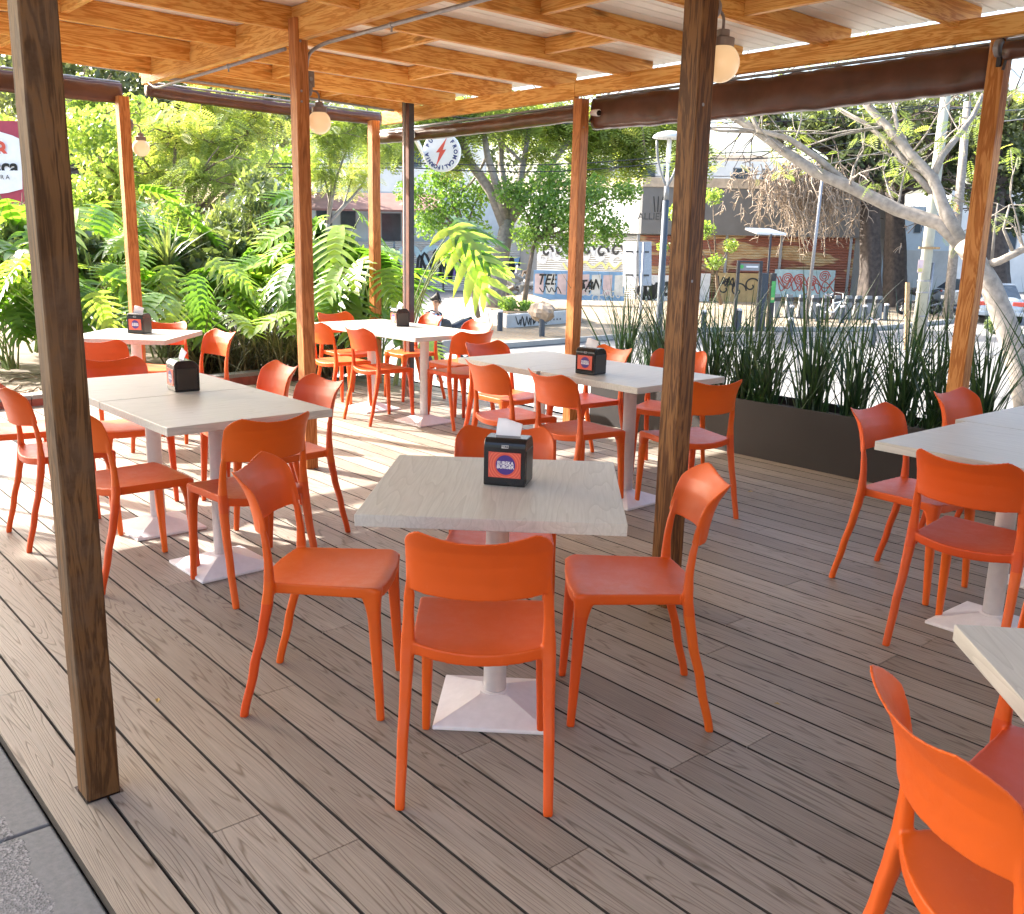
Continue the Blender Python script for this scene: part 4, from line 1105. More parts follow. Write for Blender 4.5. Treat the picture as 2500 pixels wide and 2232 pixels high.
spots = [(905, 10.4, .0, 1, 'philodendron with big split leaves leaning out beside the black steel post'), (962, 9.9, -.2, 4, 'philodendron whose huge leaves droop above the walking person'),
         (850, 10.6, 0, 0, 'philodendron just left of the far corner post'), (800, 11.6, 0, 2, 'tall philodendron right behind the slim post, towards the street'),
         (690, 11.2, 0, 1, 'philodendron just left of the slim post'), (560, 11.0, 0, 3, 'short philodendron above the dark strappy plants'), (470, 10.4, 0, 1, 'philodendron behind the far left chairs'),
         (400, 11.4, 0, 2, 'tall philodendron right of the orange post'), (250, 10.8, 0, 0, 'philodendron between the weathered post and the orange post'), (180, 10.0, 0, 1, 'philodendron touching the weathered post on its right side'),
         (100, 11.6, 0, 2, 'tall philodendron half hidden by the weathered post'), (30, 10.2, 0, 3, 'small philodendron growing from bare soil at the left edge'), (-40, 11.0, 0, 0, 'philodendron cut off by the left edge of the photo'),
         (300, 12.4, 0, 2, 'philodendron in the back row behind the orange post'), (620, 12.6, 0, 0, 'philodendron in the back row left of the slim post'), (910, 12.0, -.2, 3, 'low philodendron in the back row by the corner')]
used = set()
for u, d, z, k, lb in spots:
    p = gp(u, d, z); 
    if k in used: o = dup(PH[k], p, R.uniform(0, 6.28), lb, R.uniform(.88, 1.1))
    else: o = PH[k]; used.add(k); o.location = p; o.rotation_euler = (0, 0, R.uniform(0, 6.28) if k < 4 else 0); o['label'] = lb
# strappy dark plants behind the left tables
M['strap'] = blade_mat('strap_leaves', (.035, .04, .018), (.16, .14, .07), .5, .2)
SP = []
for s_ in range(3):
    m = MB(); rr = random.Random(80 + s_); blades(m, 110, .85, 1.0, .017, rr, .9, .10, 0, 8); SP.append(m.build('strappy_plant', M['strap'], smooth=True))
sw = ['leftmost, by the far left table', 'second from the left', 'third from the left', 'in the middle of the row', 'fourth from the right', 'third from the right', 'second from the right', 'rightmost, near the far corner post']
for i, u in enumerate((470, 530, 585, 635, 690, 735, 790, 850)):
    o = SP[i % 3] if i < 3 else SP[i % 3].copy()
    if i >= 3: COL.objects.link(o)
    o.location = gp(u, 10.2 + (i % 2) * .35, .02); o.rotation_euler = (0, 0, R.uniform(0, 6)); o.scale = (1, 1, R.uniform(.85, 1.15))
    tag(o, 'dark strappy plant at the edge of the garden bed, ' + sw[i], 'plant', 'dark strappy plants along the garden bed')
m = MB(); a = gp(480, 10.5, .12); b = gp(760, 10.6, .2); m.tube([a, (a + b) / 2 + Vector((0, 0, .05)), b], [.10, .12, .10], 10)
tag(m.build('fallen_log', M['bark_dark'], origin=tuple(a), smooth=True), 'dark fallen log lying behind the strappy plants', 'log')
# yucca with a scarred trunk
b = gp(425, 11.0, 0); t = thing('yucca', 'yucca with a cut, scarred trunk among the leaves right of the orange post', 'plant', b)
m = MB(); m.tube([b, b + Vector((0, 0, .5)), b + Vector((.02, 0, 1.15))], [.07, .06, .065], 9); sub(m, 'trunk', M['bark_dark'], t, smooth=True)
m = MB(); rr = random.Random(9)
for k in range(14): a = rr.uniform(0, 6.28); z = rr.uniform(.75, 1.15); m.tube([b + Vector((.055 * math.cos(a), .055 * math.sin(a), z)), b + Vector((.075 * math.cos(a), .075 * math.sin(a), z + .01))], [.022, .018], 7)
sub(m, 'leaf_scars', M['pale_conc'], t)
m = MB(); blades(m, 46, .75, 1.25, .034, rr, .5, .02, 1.1, 6); o = m.build('leaves', M['lf_grey'], t, smooth=True)
# ================================================================== street
# ------------------------------------------------------------------ black steel post and the round sign
SPB = gp(1004, 9.25, -.02)
t = thing('steel_post', 'black and rust-brown steel post beyond the far corner post', 'post', SPB)
m = MB(); m.box((SPB.x - .055, SPB.y - .0, -.3), (SPB.x + .055, SPB.y + .055, 3.1)); sub(m, 'column', M['dark_steel'], t, bevel=.004)
m = MB(); m.box((SPB.x - .052, SPB.y + .0555, -.28), (SPB.x + .05, SPB.y + .060, 3.08)); sub(m, 'rusty_face', simple('rusty_brown', (.13, .045, .025), .7, .3, 9), t)
m = MB(); m.tube([(SPB.x - .02, SPB.y + .085, -.3), (SPB.x - .02, SPB.y + .085, 3.0)], .012, 8); sub(m, 'conduit', M['steel'], t, smooth=True)
def ring_text(body, r, size, mat, a0, step, fr, parent):
    for i, ch in enumerate(body):
        if ch == ' ': continue
        a = a0 - i * step
        loc = Matrix.Translation((r * math.cos(a), r * math.sin(a), 0)) @ Matrix.Rotation(a - pi / 2, 4, 'Z')
        place_text('letter', ch, size, mat, fr @ loc, parent, bold=.0030)
c = P(1079, 372, 11.2); nrm = (Vector(EYE) - c); nrm.z = 0; nrm.normalize(); nrm = (nrm + RT * -.25).normalized()
t = thing('round_sign', 'round white hanging sign with a red lightning bolt and blue ring of letters', 'sign', c)
fr = frame((0, 0, 0), Vector((0, 0, 1)).cross(nrm), (0, 0, 1)); RS = .222
m = MB(); prof = [(RS - .004, -.04), (RS, -.035), (RS, .035), (RS - .004, .040), (RS - .012, .041)]; m.lathe(prof, 48); o = m.build('sign_box', M['white'], t); o.data.transform(fr @ Matrix.Diagonal((1, 1, 1, 1)))
m = MB(); m.prism([(.045, .13, .0415), (-.062, -.006, .0415), (-.018, -.004, .0415), (-.062, -.165, .0415), (.060, .030, .0415), (.020, .022, .0415), (.068, .16, .0415)], (0, 0, .002)); o = m.build('lightning_bolt', M['red_print'], t); o.data.transform(fr)
M['navy'] = simple('navy_print', (.02, .04, .18), .5, .1)
tf = fr @ Matrix.Translation((0, 0, .0425))
for w_, a_, s_ in (('FROM', 41, 20), ('CALIFORNIA', -40, 14.4), ('BU', -205, 20)): ring_text(w_, .172, .060, M['navy'], D_(a_), D_(s_), tf, t)
m = MB(); m.bar(c - RT * .22 - Vector((0, 0, .02)), SPB + Vector((0, 0, c.z - .02 - SPB.z)), .03, .05); sub(m, 'bracket_arm', M['white'], t)

# restaurant sign at the far left
A = P(-190, 300, 19); t = thing('restaurant_sign', 'red and white restaurant sign board with black script at the left edge', 'sign', P(-60, 400, 19))
tl, tr_, br, bl = P(-190, 290, 19), P(50, 296, 19), P(57, 503, 19), P(-190, 497, 19)
nf = -FW
m = MB(); m.prism([tl, tr_, br, bl], FW * .12); sub(m, 'board', simple('crimson_board', (.36, .035, .06), .5, .1), t)
m = MB(); m.add([P(u, v, 18.985) for u, v in ((-190, 312), (-120, 309), (-60, 312), (0, 322), (30, 331), (51, 341), (55, 462), (20, 471), (-20, 476), (-80, 480), (-190, 478))], [tuple(range(11))]); sub(m, 'white_field', M['white'], t)
def facing_text(name, body, u, v, d, size, mat, par, **kw):
    p = P(u, v, d) - Vector(par.location); return place_text(name, body, size, mat, frame(p, RT, (0, 0, 1)), par, **kw)
facing_text('lettering', 'R', 6, 367, 18.97, .42, M['red_print'], t, bold=.014, shear=-.1)
facing_text('lettering', 'sca', 14, 408, 18.97, .40, M['black'], t, bold=.012)
facing_text('lettering', 'I R A', 8, 433, 18.97, .12, M['black'], t)
m = MB(); m.tube([P(-60, 500, 19.06), gp(-60, 19.06)], .08, 10); sub(m, 'mast', M['dark_steel'], t)

# ------------------------------------------------------------------ buildings
def corr(name, c0, c1, patch=None, pitch=.12, rust=.5):
    t = NT(name); tc = t.n('ShaderNodeTexCoord'); sx = t.n('ShaderNodeSeparateXYZ'); t.l(tc.outputs['Object'], sx.inputs[0])
    w = t.math('SINE', t.math('MULTIPLY', sx.outputs[2], 2 * pi / pitch))
    mp = t.n('ShaderNodeMapping'); mp.inputs['Scale'].default_value = (.8, .8, 3.5); t.l(tc.outputs['Object'], mp.inputs[0])
    a = t.noise(mp.outputs[0], 1.6, 7, .7); b = t.noise(mp.outputs[0], .55, 2, .5)
    c = t.ramp(a, [(.35, c0), (.6, c1)])
    if patch: c = t.mix(t.ramp(b, [(.50, (0, 0, 0)), (.53, (.9, .9, .9))]), c, patch)
    t.setb(Base_Color=c, Roughness=.75); t.bump(w, .9, .03); return t.m
M['rust'] = corr('rusty_corrugated', (.46, .24, .10), (.60, .46, .27), (.28, .085, .06))
M['shutter'] = corr('white_roller_shutter', (.50, .49, .46), (.64, .63, .60), None, .10)
M['band'] = simple('grey_rendered_band', (.17, .165, .16), .8, .08, 2)
M['cream'] = simple('peeling_cream_render', (.50, .40, .30), .85, .25, 3)
M['pale'] = simple('pale_facade', (.62, .62, .60), .8, .08, 1.5)
M['bluewall'] = simple('pale_blue_wall', (.46, .52, .56), .8, .12, 1.2)
M['glass'] = simple('window_glass', (.05, .07, .09), .12, .2, 3)
for nm, c in dict(g_blue=(.20, .36, .60), g_white=(.62, .62, .62), g_pink=(.62, .48, .50), g_tan=(.42, .30, .14), g_cyan=(.42, .58, .62), g_black=(.025, .025, .025), g_red=(.45, .10, .08), g_yellow=(.66, .58, .22), g_green=(.10, .45, .12), g_purple=(.20, .13, .38), brick=(.30, .16, .10), g_grey=(.25, .26, .27)).items(): M[nm] = simple(nm + '_paint', c, .7, .15, 4)
CRN = gp(1562, 45)                        # corner of the grey building
W1 = Wall(CRN, CRN + RT * 14 + FW * .0)
W0 = Wall(CRN, CRN + Vector((1, 0, 0)) * 11)
def quad_on(m, W, u0, v0, u1, v1, off=0.0, th=.06, z0=None, z1=None):
    a0, za = W.st(u0, v0, off); a1, zb = W.st(u1, v1, off); _, zc = W.st(u1, v0, off); _, zd = W.st(u0, v1, off)
    z_hi = (za + zc) / 2 if z1 is None else z1; z_lo = (zb + zd) / 2 if z0 is None else z0
    m.prism([W.pt(a0, z_lo, off), W.pt(a1, z_lo, off), W.pt(a1, z_hi, off), W.pt(a0, z_hi, off)], Vector(-W.n) * th)
    return a0, a1, z_lo, z_hi
bt = thing('corner_building', 'low corner building with a grey band over rusty shutters, behind the lamp post', 'building', CRN)
m = MB(); zt = P(1562, 460, 45).z; zb = P(1562, 571, 45).z
top = [W1.pt(0, zb), W1.pt(11.2, zb), W1.pt(11.2, zb) + FW * 9, W0.pt(9, zb)]
m.prism([W1.pt(-.15, zb, .25), W1.pt(11.4, zb, .25), W1.pt(11.4, zb, -8), W0.pt(9, zb, 0)], (0, 0, zt - zb)); sub(m, 'grey_band', M['band'], bt)
m = MB(); m.prism([W0.pt(.0, zb + .01, .27), W0.pt(9.2, zb + .01, .27), W0.pt(9.2, zb + .01, .0), W0.pt(.0, zb + .01, .0)], (0, 0, zt - zb - .02)); sub(m, 'white_fascia', M['white_wall'], bt)
m = MB(); m.prism([W1.pt(-.2, zt + .002, .3), W1.pt(11.4, zt + .002, .3), W1.pt(11.4, zt + .002, -8), W0.pt(9.2, zt + .002, .3)], (0, 0, .42)); sub(m, 'parapet', M['cream'], bt)
m = MB(); m.prism([W1.pt(0, ZS), W1.pt(11.2, ZS), W1.pt(11.2, ZS, -8), W0.pt(9, ZS)], (0, 0, zb - ZS - .004)); sub(m, 'wall', M['concrete'], bt)
for (u0, u1) in ((1560, 1640), (1640, 1772), (1775, 1905), (1908, 2075)):
    m = MB(); quad_on(m, W1, u0 + 2, 574, u1 - 2, 738, .03, .025); sub(m, 'rusty_shutter', M['rust'], bt)
for u0, u1 in ((1430, 1555), (1330, 1428)):
    m = MB(); quad_on(m, W0, u0, 575, u1, 735, .03, .025); sub(m, 'shutter', M['shutter'], bt)
for u in (1558, 1640, 1773, 1906, 2076):
    m = MB(); a_, _ = W1.st(u, 600); m.prism([W1.pt(a_ - .06, ZS, .08), W1.pt(a_ + .06, ZS, .08), W1.pt(a_ + .06, zb, .08), W1.pt(a_ - .06, zb, .08)], Vector(-W1.n) * .07); sub(m, 'shutter_frame', M['steel'], bt)
fl = P(1599, 526, 44.7); place_text('lettering', 'ALLIENDE', .42, simple('dark_grey_letters', (.07, .07, .07), .6), frame(W1.pt(W1.st(1604, 530)[0], W1.st(1604, 530)[1], .262) - Vector(bt.location), RT, (0, 0, 1)), bt, bold=.004)
a_, z_ = W1.st(1604, 505); m = MB()
for dx in (-.12, 0, .12): m.prism([W1.pt(a_ + dx - .02, z_ - .25, .262), W1.pt(a_ + dx + .02, z_ - .25, .262), W1.pt(a_ + dx * 1.8 + .02, z_ + .45, .262), W1.pt(a_ + dx * 1.8 - .02, z_ + .45, .262)], Vector(W1.n) * .01)
sub(m, 'emblem', M['g_black'], bt)

def ribbon(m, W, pts, w, off):
    """hand-sprayed line on wall W: pts are (along, z)"""
    q = []                                # smooth the polyline
    for i in range(len(pts) - 1):
        p0 = pts[max(i - 1, 0)]; p1 = pts[i]; p2 = pts[i + 1]; p3 = pts[min(i + 2, len(pts) - 1)]
        for k in range(5):
            t = k / 5; q.append(tuple(.5 * ((2 * b) + (-a + c) * t + (2 * a - 5 * b + 4 * c - d) * t * t + (-a + 3 * b - 3 * c + d) * t ** 3) for a, b, c, d in zip(p0, p1, p2, p3)))
    q.append(pts[-1]); vs = []
    for i, p in enumerate(q):
        a = q[max(i - 1, 0)]; b = q[min(i + 1, len(q) - 1)]; dx, dz = b[0] - a[0], b[1] - a[1]; L = math.hypot(dx, dz) or 1; nx, nz = -dz / L * w / 2, dx / L * w / 2
        vs += [W.pt(p[0] - nx, p[1] - nz, off), W.pt(p[0] + nx, p[1] + nz, off)]
    m.add(vs, [(2 * i, 2 * i + 1, 2 * i + 3, 2 * i + 2) for i in range(len(q) - 1)])
def scribble(m, W, a0, a1, z0, z1, seed, w=.03, off=.1, n=3, wild=.5):
    rr = random.Random(seed)
    for _ in range(n):
        k = rr.randint(7, 12); x = 0; pts = []
        for i in range(k):
            x = i / (k - 1); pts.append((a0 + (a1 - a0) * (x + rr.uniform(-.06, .06)), z0 + (z1 - z0) * ((.15 if i % 2 else .85) + rr.uniform(-wild, wild) * .5)))
        ribbon(m, W, pts, w, off)
def loops(m, W, a0, a1, z0, z1, n, w, off, seed=0, turns=2.2):
    rr = random.Random(seed)
    for i in range(n):
        ca = a0 + (a1 - a0) * (i + .5) / n; cz = (z0 + z1) / 2 + rr.uniform(-.15, .25) * (z1 - z0); r = (z1 - z0) * .34
        pts = [(ca + r * (1 - k / 16) * math.cos(k * turns * 2 * pi / 14), cz + r * (1 - k / 16) * math.sin(k * turns * 2 * pi / 14)) for k in range(15)]
        ribbon(m, W, pts, w, off)
# graffiti boards in front of the shutters
def board(u0, v0, u1, v1, mat, label, deco, W=None, off=.6, d=None, name='graffiti_board'):
    Wq = W or W1; t = thing(name, label, 'board', (0, 0, 0), 0, 'graffiti boards in front of the shutters')
    m = MB(); a0, a1, z0, z1 = quad_on(m, Wq, u0, v0, u1, v1, off, .05); c = Wq.pt((a0 + a1) / 2, z0, off); t.location = c
    sub(m, 'panel', M[mat], t); m2 = MB(); mm = deco(m2, Wq, a0, a1, z0, z1, off + .006)
    if m2.v: sub(m2, 'graffiti', [M[k] for k in mm], t)
    return t
def tagtext(t, W, u, v, off, txt, size, mat, shear=.3, sx=.8, rot=0):
    a, z = W.st(u, v, off); place_text('graffiti', txt, size, M[mat], frame(W.pt(a, z, off) - Vector(t.location), RT, (0, 0, 1)) @ Matrix.Rotation(rot, 4, 'Z'), t, bold=.012, sx=sx, shear=shear)
WB = Wall(gp(1303, 40.5), gp(1523, 40.2))   # the blue hoarding stands nearer
def deco_blue(m, W, a0, a1, z0, z1, off):
    n = 8; w = (a1 - a0) / n
    for i in range(n):
        if i == 3: continue
        m.m = 0 if i % 2 else 1
        x0 = a0 + w * i + .12 * w; x1 = a0 + w * (i + 1) - .1 * w
        m.prism([W.pt(x0, z0 + .25, off), W.pt(x1, z0 + .2, off), W.pt(x1, z1 - .12, off), W.pt(x0, z1 - .15, off)], Vector(W.n) * .002)
    m.m = 2; scribble(m, W, a0 + .25, a0 + w * 2.4, z0 + .25, z0 + .6, 3, .04, off + .006, 1); scribble(m, W, a0 + w * 3.9, a1 - 1.2, z0 + .3, z1 - .3, 5, .04, off + .006, 1)
    m.m = 0; loops(m, W, a0 + w * 4.2, a1 - .1, z0 - .15, z0 + .45, 7, .05, off + .007, 2, 1.0)
    return ['g_white', 'g_pink', 'g_black']
bb = board(1303, 662, 1523, 733, 'g_blue', 'blue hoarding with white panels and black graffiti tags, left of the signpost', deco_blue, WB, 0)
tagtext(bb, WB, 1345, 684, .02, 'TEED', .62, 'g_black'); tagtext(bb, WB, 1455, 696, .02, 'TANCE', .60, 'g_black', .4, .75, .08)
def deco_bw(m, W, a0, a1, z0, z1, off):
    m.m = 0; loops(m, W, a0, a1, z0 + .1, z1 - .1, 3, .16, off, 4, 1.2); scribble(m, W, a0 + .1, a1 - .1, z0 + .2, z1 - .2, 8, .10, off + .002, 2)
    return ['g_black']
board(1560, 672, 1640, 746, 'g_white', 'white board with thick black graffiti, behind the lamp post', deco_bw)
board(1700, 668, 1730, 742, 'g_white', 'narrow blank white board right of the dark post', lambda *a: [])
def deco_tan(m, W, a0, a1, z0, z1, off):
    m.m = 0; loops(m, W, a0 + .1, a1 - .1, z0 + .1, z1 - .1, 3, .07, off, 7, 1.1); scribble(m, W, a0 + .1, (a0 + a1) / 2, (z0 + z1) / 2, z1 - .1, 12, .05, off + .002, 2, .3)
    return ['g_black']
board(1750, 667, 1852, 741, 'g_tan', 'tan board with black bubble graffiti behind the kiosk frame', deco_tan)
def deco_cyan(m, W, a0, a1, z0, z1, off):
    m.m = 0; loops(m, W, a0 + .3, a1 - .2, z0 + .4, z1 - .05, 4, .05, off, 9, 2.6); scribble(m, W, a0 + .1, a1 - .1, z0 + .1, z1 - .3, 13, .05, off + .002, 3)
    return ['g_red']
board(1893, 659, 2034, 726, 'g_cyan', 'pale blue board with red spiral graffiti behind the bicycle docks', deco_cyan)
# graffiti sprayed on the left-hand shutters
t = thing('sprayed_shutter', 'shutter sprayed white, black and yellow, left of the back post', 'shutter', CRN + Vector((3, 0, 0)))
WS = Wall(gp(1310, 47), gp(1520, 44.6)); m = MB(); a0, a1, z0, z1 = quad_on(m, WS, 1312, 596, 1522, 664, 0, .05); sub(m, 'shutter_sheet', M['shutter'], t)
m = MB(); m.m = 0; loops(m, WS, a0, a1, z0, z1, 6, .22, .03, 3, 1.0); m.m = 1; loops(m, WS, a0 + .2, a1, z0 + .3, z1, 6, .12, .04, 5, 1.0); m.m = 2; scribble(m, WS, a0 + 1.5, a1, z0 + .1, z1 - .8, 17, .10, .035, 1)
sub(m, 'graffiti', [M['g_white'], M['g_black'], M['g_yellow']], t)
# upper pale houses behind
def house(label, u0, u1, vt, d, mat, wins=(), depth_=8, vb=None):
    A = gp(u0, d); B = gp(u1, d); W = Wall(A, B); t = thing('house', label, 'building', (A + B) / 2, 0, 'houses behind the corner building')
    zt = P((u0 + u1) / 2, vt, d).z; m = MB(); m.prism([A, B, B + FW * depth_, A + FW * depth_], (0, 0, zt - ZS)); sub(m, 'wall', M[mat], t)
    for (a, b, c, e) in wins:
        m = MB(); quad_on(m, W, a, b, c, e, .02, .08); w = sub(m, 'window', M['g_grey'], t)
        m = MB(); quad_on(m, W, a + 2, b + 2, c - 2, e - 2, .03, .02); o = m.build('pane', M['glass'], None, origin=tuple(t.location)); o.parent = w; o.location = (0, 0, 0)
    return t
house('pale house with small windows above the grey band', 1440, 1990, 398, 58, 'pale', [(1565, 402, 1600, 440), (1620, 405, 1650, 436), (1790, 410, 1830, 440), (1925, 412, 1935, 445), (1945, 412, 1955, 445), (1860, 412, 1880, 444)])
house('olive-green house wall behind the tree branches', 1700, 1850, 385, 64, 'lf_wall' if 'lf_wall' in M else 'cream', [(1730, 400, 1760, 430)])
house('pale blue wall with a dark window behind the utility pole', 2062, 2300, 505, 50, 'bluewall', [(2253, 583, 2275, 607), (2235, 520, 2248, 570), (2105, 520, 2118, 560)])
house('long white building at the far right behind the trees', 2295, 2700, 470, 62, 'pale', [(2440, 560, 2480, 610), (2380, 560, 2410, 610)])
house('blue and purple sprayed shop row seen behind the philodendrons', 560, 1310, 470, 52, 'bluewall', [(770, 500, 812, 560), (830, 510, 870, 560), (930, 520, 980, 590), (640, 500, 700, 560)])
house('tall white block behind the tree with the forked trunk', 640, 1180, 330, 80, 'pale', [(700, 370, 730, 410), (800, 370, 830, 410), (900, 370, 930, 410), (1000, 370, 1030, 410), (1090, 370, 1120, 410)], 10)
t = thing('awning', 'long brown sloping awning on the shop row behind the plants', 'awning', gp(870, 50))
m = MB(); a, b = P(740, 468, 50.5), P(1080, 474, 50.5); m.prism([a, b, b - FW * 2 - Vector((0, 0, .9)), a - FW * 2 - Vector((0, 0, .9))], (0, 0, -.1)); sub(m, 'canopy', simple('brown_awning', (.20, .10, .08), .8, .2, 2), t)
t = thing('shop_shutters', 'white shop shutters with blue and purple graffiti behind the forked tree', 'shutter', gp(1150, 50)); WR = Wall(gp(640, 51.4), gp(1300, 51.4))
for i, (u0, u1) in enumerate(((700, 830), (835, 960), (965, 1080), (1085, 1190), (1195, 1290))):
    m = MB(); a0, a1, z0, z1 = quad_on(m, WR, u0, 590, u1, 712, 0, .05); s_ = sub(m, 'shutter_sheet', M['shutter'], t)
    m = MB(); m.m = 0; loops(m, WR, a0, a1, z0 + .4, z1 - .3, 2, .30, .02, i, 1.0); m.m = 1; scribble(m, WR, a0, a1, z0 + .5, z1 - .5, 30 + i, .14, .03, 2)
    o = m.build('graffiti', [M[('g_blue', 'g_purple', 'g_cyan', 'g_purple', 'g_blue')[i]], M['g_black']], None, origin=tuple(t.location)); o.parent = s_; o.location = (0, 0, 0)
# right-hand wall with the yellow graffiti
t = thing('graffiti_wall', 'white wall with fat yellow graffiti letters beside the dark tree trunk', 'wall', gp(2085, 46)); WY = Wall(gp(2058, 46.5), gp(2330, 47.5))
m = MB(); quad_on(m, WY, 2060, 606, 2112, 735, 0, .2); quad_on(m, WY, 2205, 612, 2322, 735, 0, .2); sub(m, 'wall_face', M['white_wall'], t)
p = WY.pt(WY.st(2088, 634)[0], WY.st(2088, 634)[1], .03) - Vector(t.location)
g1 = place_text('graffiti', 'JREE', 1.10, M['g_black'], frame(p, RT, (0, 0, 1)), t, bold=.085, sx=.42)
g2 = place_text('graffiti', 'JREE', 1.10, M['g_yellow'], frame(p + Vector(WY.n) * .02, RT, (0, 0, 1)), t, bold=.030, sx=.42)
# rubble heap
m = MB(); rr = random.Random(4)
for i in range(110):
    u = rr.gauss(1262, 26); k = max(0, 1 - abs(u - 1262) / 55); z = ZS + .1 + rr.uniform(0, 1.1) * k; c = gp(u, 44 + rr.uniform(-1, 1), z); e = [Vector((rr.gauss(0, 1), rr.gauss(0, 1), rr.gauss(0, 1))).normalized() for _ in range(2)]; m.m = rr.choice((0, 0, 1, 2))
    m.bar(c - e[0] * rr.uniform(.15, .6), c + e[0] * rr.uniform(.1, .5), rr.uniform(.05, .25), rr.uniform(.04, .2), e[1])
struct(m.build('rubble', [M['concrete'], M['bark_brown'], M['pale_conc']]), 'stuff', 'heap of rubble and broken boards behind the forked tree')

# ------------------------------------------------------------------ trees of the street
def crown_from(tips, r): return [(q, r) for q, d in tips]
t = thing('forked_tree', 'big tree with a pale forked trunk growing from the white street planter', 'tree', gp(1212, 32, ZS + .5))
m = MB(); tips = []; rr = random.Random(77)
def px(lst): return [P(*a) for a in lst]
def limb(lst, r0, r1, n=8): q = px(lst); m.tube(q, [r0 + (r1 - r0) * i / (len(q) - 1) for i in range(len(q))], n); return q
limb([(1206, 765, 32), (1214, 700, 32), (1224, 620, 32), (1240, 540, 32)], .36, .24, 14)
for l, a, b in (([(1236, 560, 32), (1200, 470, 31.8), (1150, 400, 31.5), (1118, 320, 31.2), (1090, 250, 31)], .20, .08), ([(1238, 548, 32), (1215, 460, 31.5), (1190, 380, 31.2), (1178, 300, 31)], .17, .08), ([(1240, 545, 32), (1235, 470, 32), (1222, 400, 32.3), (1228, 310, 32.5)], .16, .07),
                ([(1242, 545, 32), (1262, 480, 32), (1278, 400, 32), (1292, 310, 32)], .17, .07), ([(1245, 540, 32), (1290, 470, 32.4), (1330, 420, 32.6), (1385, 350, 33), (1420, 290, 33)], .18, .06), ([(1300, 460, 32.4), (1390, 445, 33), (1480, 420, 33.5), (1580, 380, 34)], .08, .03), ([(1150, 400, 31.5), (1060, 360, 31), (980, 340, 31)], .08, .03)):
    q = limb(l, a, b)
    for s_ in (q[-2], q[-1], q[-1]): branchy(m, s_, (rr.gauss(0, 1), rr.gauss(0, 1), rr.gauss(.5, .5)), .06, 1.5, 3, rr, tips, minr=.014, sides=5)
sub(m, 'trunk', M['bark_grey'], t, smooth=True)
cl = clump_px([(950, 330, 31, 90), (1060, 300, 31, 80), (1160, 280, 31, 80), (1260, 290, 32, 80), (1360, 300, 33, 80), (1460, 320, 33.5, 90), (1560, 330, 34, 80), (1640, 300, 34, 70), (1440, 400, 33, 55), (1100, 380, 31, 45), (880, 300, 31, 70), (1320, 370, 32, 40), (1540, 400, 34, 45), (1680, 370, 35, 60)])
sprays('crown', cl, 4600, .62, M['lf_feather'], 41, t, 7, .3, .7, .34)
def sapling(label, u, v, d, cl, n, seed, mat='lf_vivid'):
    t = thing('street_sapling', label, 'tree', gp(u, d, ZS + .3), 0, 'young street trees'); m = MB(); c = Vector(cl[0][0]); b = Vector(t.location)
    m.tube([b, b + (c - b) * .4 + Vector((.05, 0, 0)), b + (c - b) * .8], [.09, .075, .05], 8)
    for q, r in cl: m.tube([b + (c - b) * .7, (b + (c - b) * .8 + q) / 2, q], [.04, .03, .012], 5)
    sub(m, 'trunk', M['bark_brown'], t, smooth=True); leafcloud('crown', cl, n, .085, M[mat], seed, t, 1.5, .2, .5)
sapling('young tree with vivid green small leaves, left of the back post', 1275, 740, 31, clump_px([(1320, 500, 31, 75), (1390, 540, 31, 75), (1300, 570, 31, 60), (1440, 480, 31.4, 70), (1350, 440, 31, 60), (1480, 560, 31.5, 60), (1250, 470, 31, 50), (1400, 600, 31, 45), (1530, 470, 31.5, 40)]), 8500, 51)
sapling('thin young tree left of the forked trunk', 1168, 740, 31, clump_px([(1120, 500, 32.6, 70), (1080, 440, 33, 60), (1150, 570, 32.6, 55), (1050, 540, 33, 60), (1180, 460, 33, 45), (1010, 470, 33, 50)]), 5000, 52)
sapling('slim tree with loose green leaves right of the dark post', 1760, 745, 40, clump_px([(1745, 640, 38, 26), (1720, 560, 38, 30), (1740, 480, 38, 28), (1785, 600, 38, 22), (1650, 520, 36, 30), (1620, 600, 36, 18)]), 1400, 53, 'lf_round')

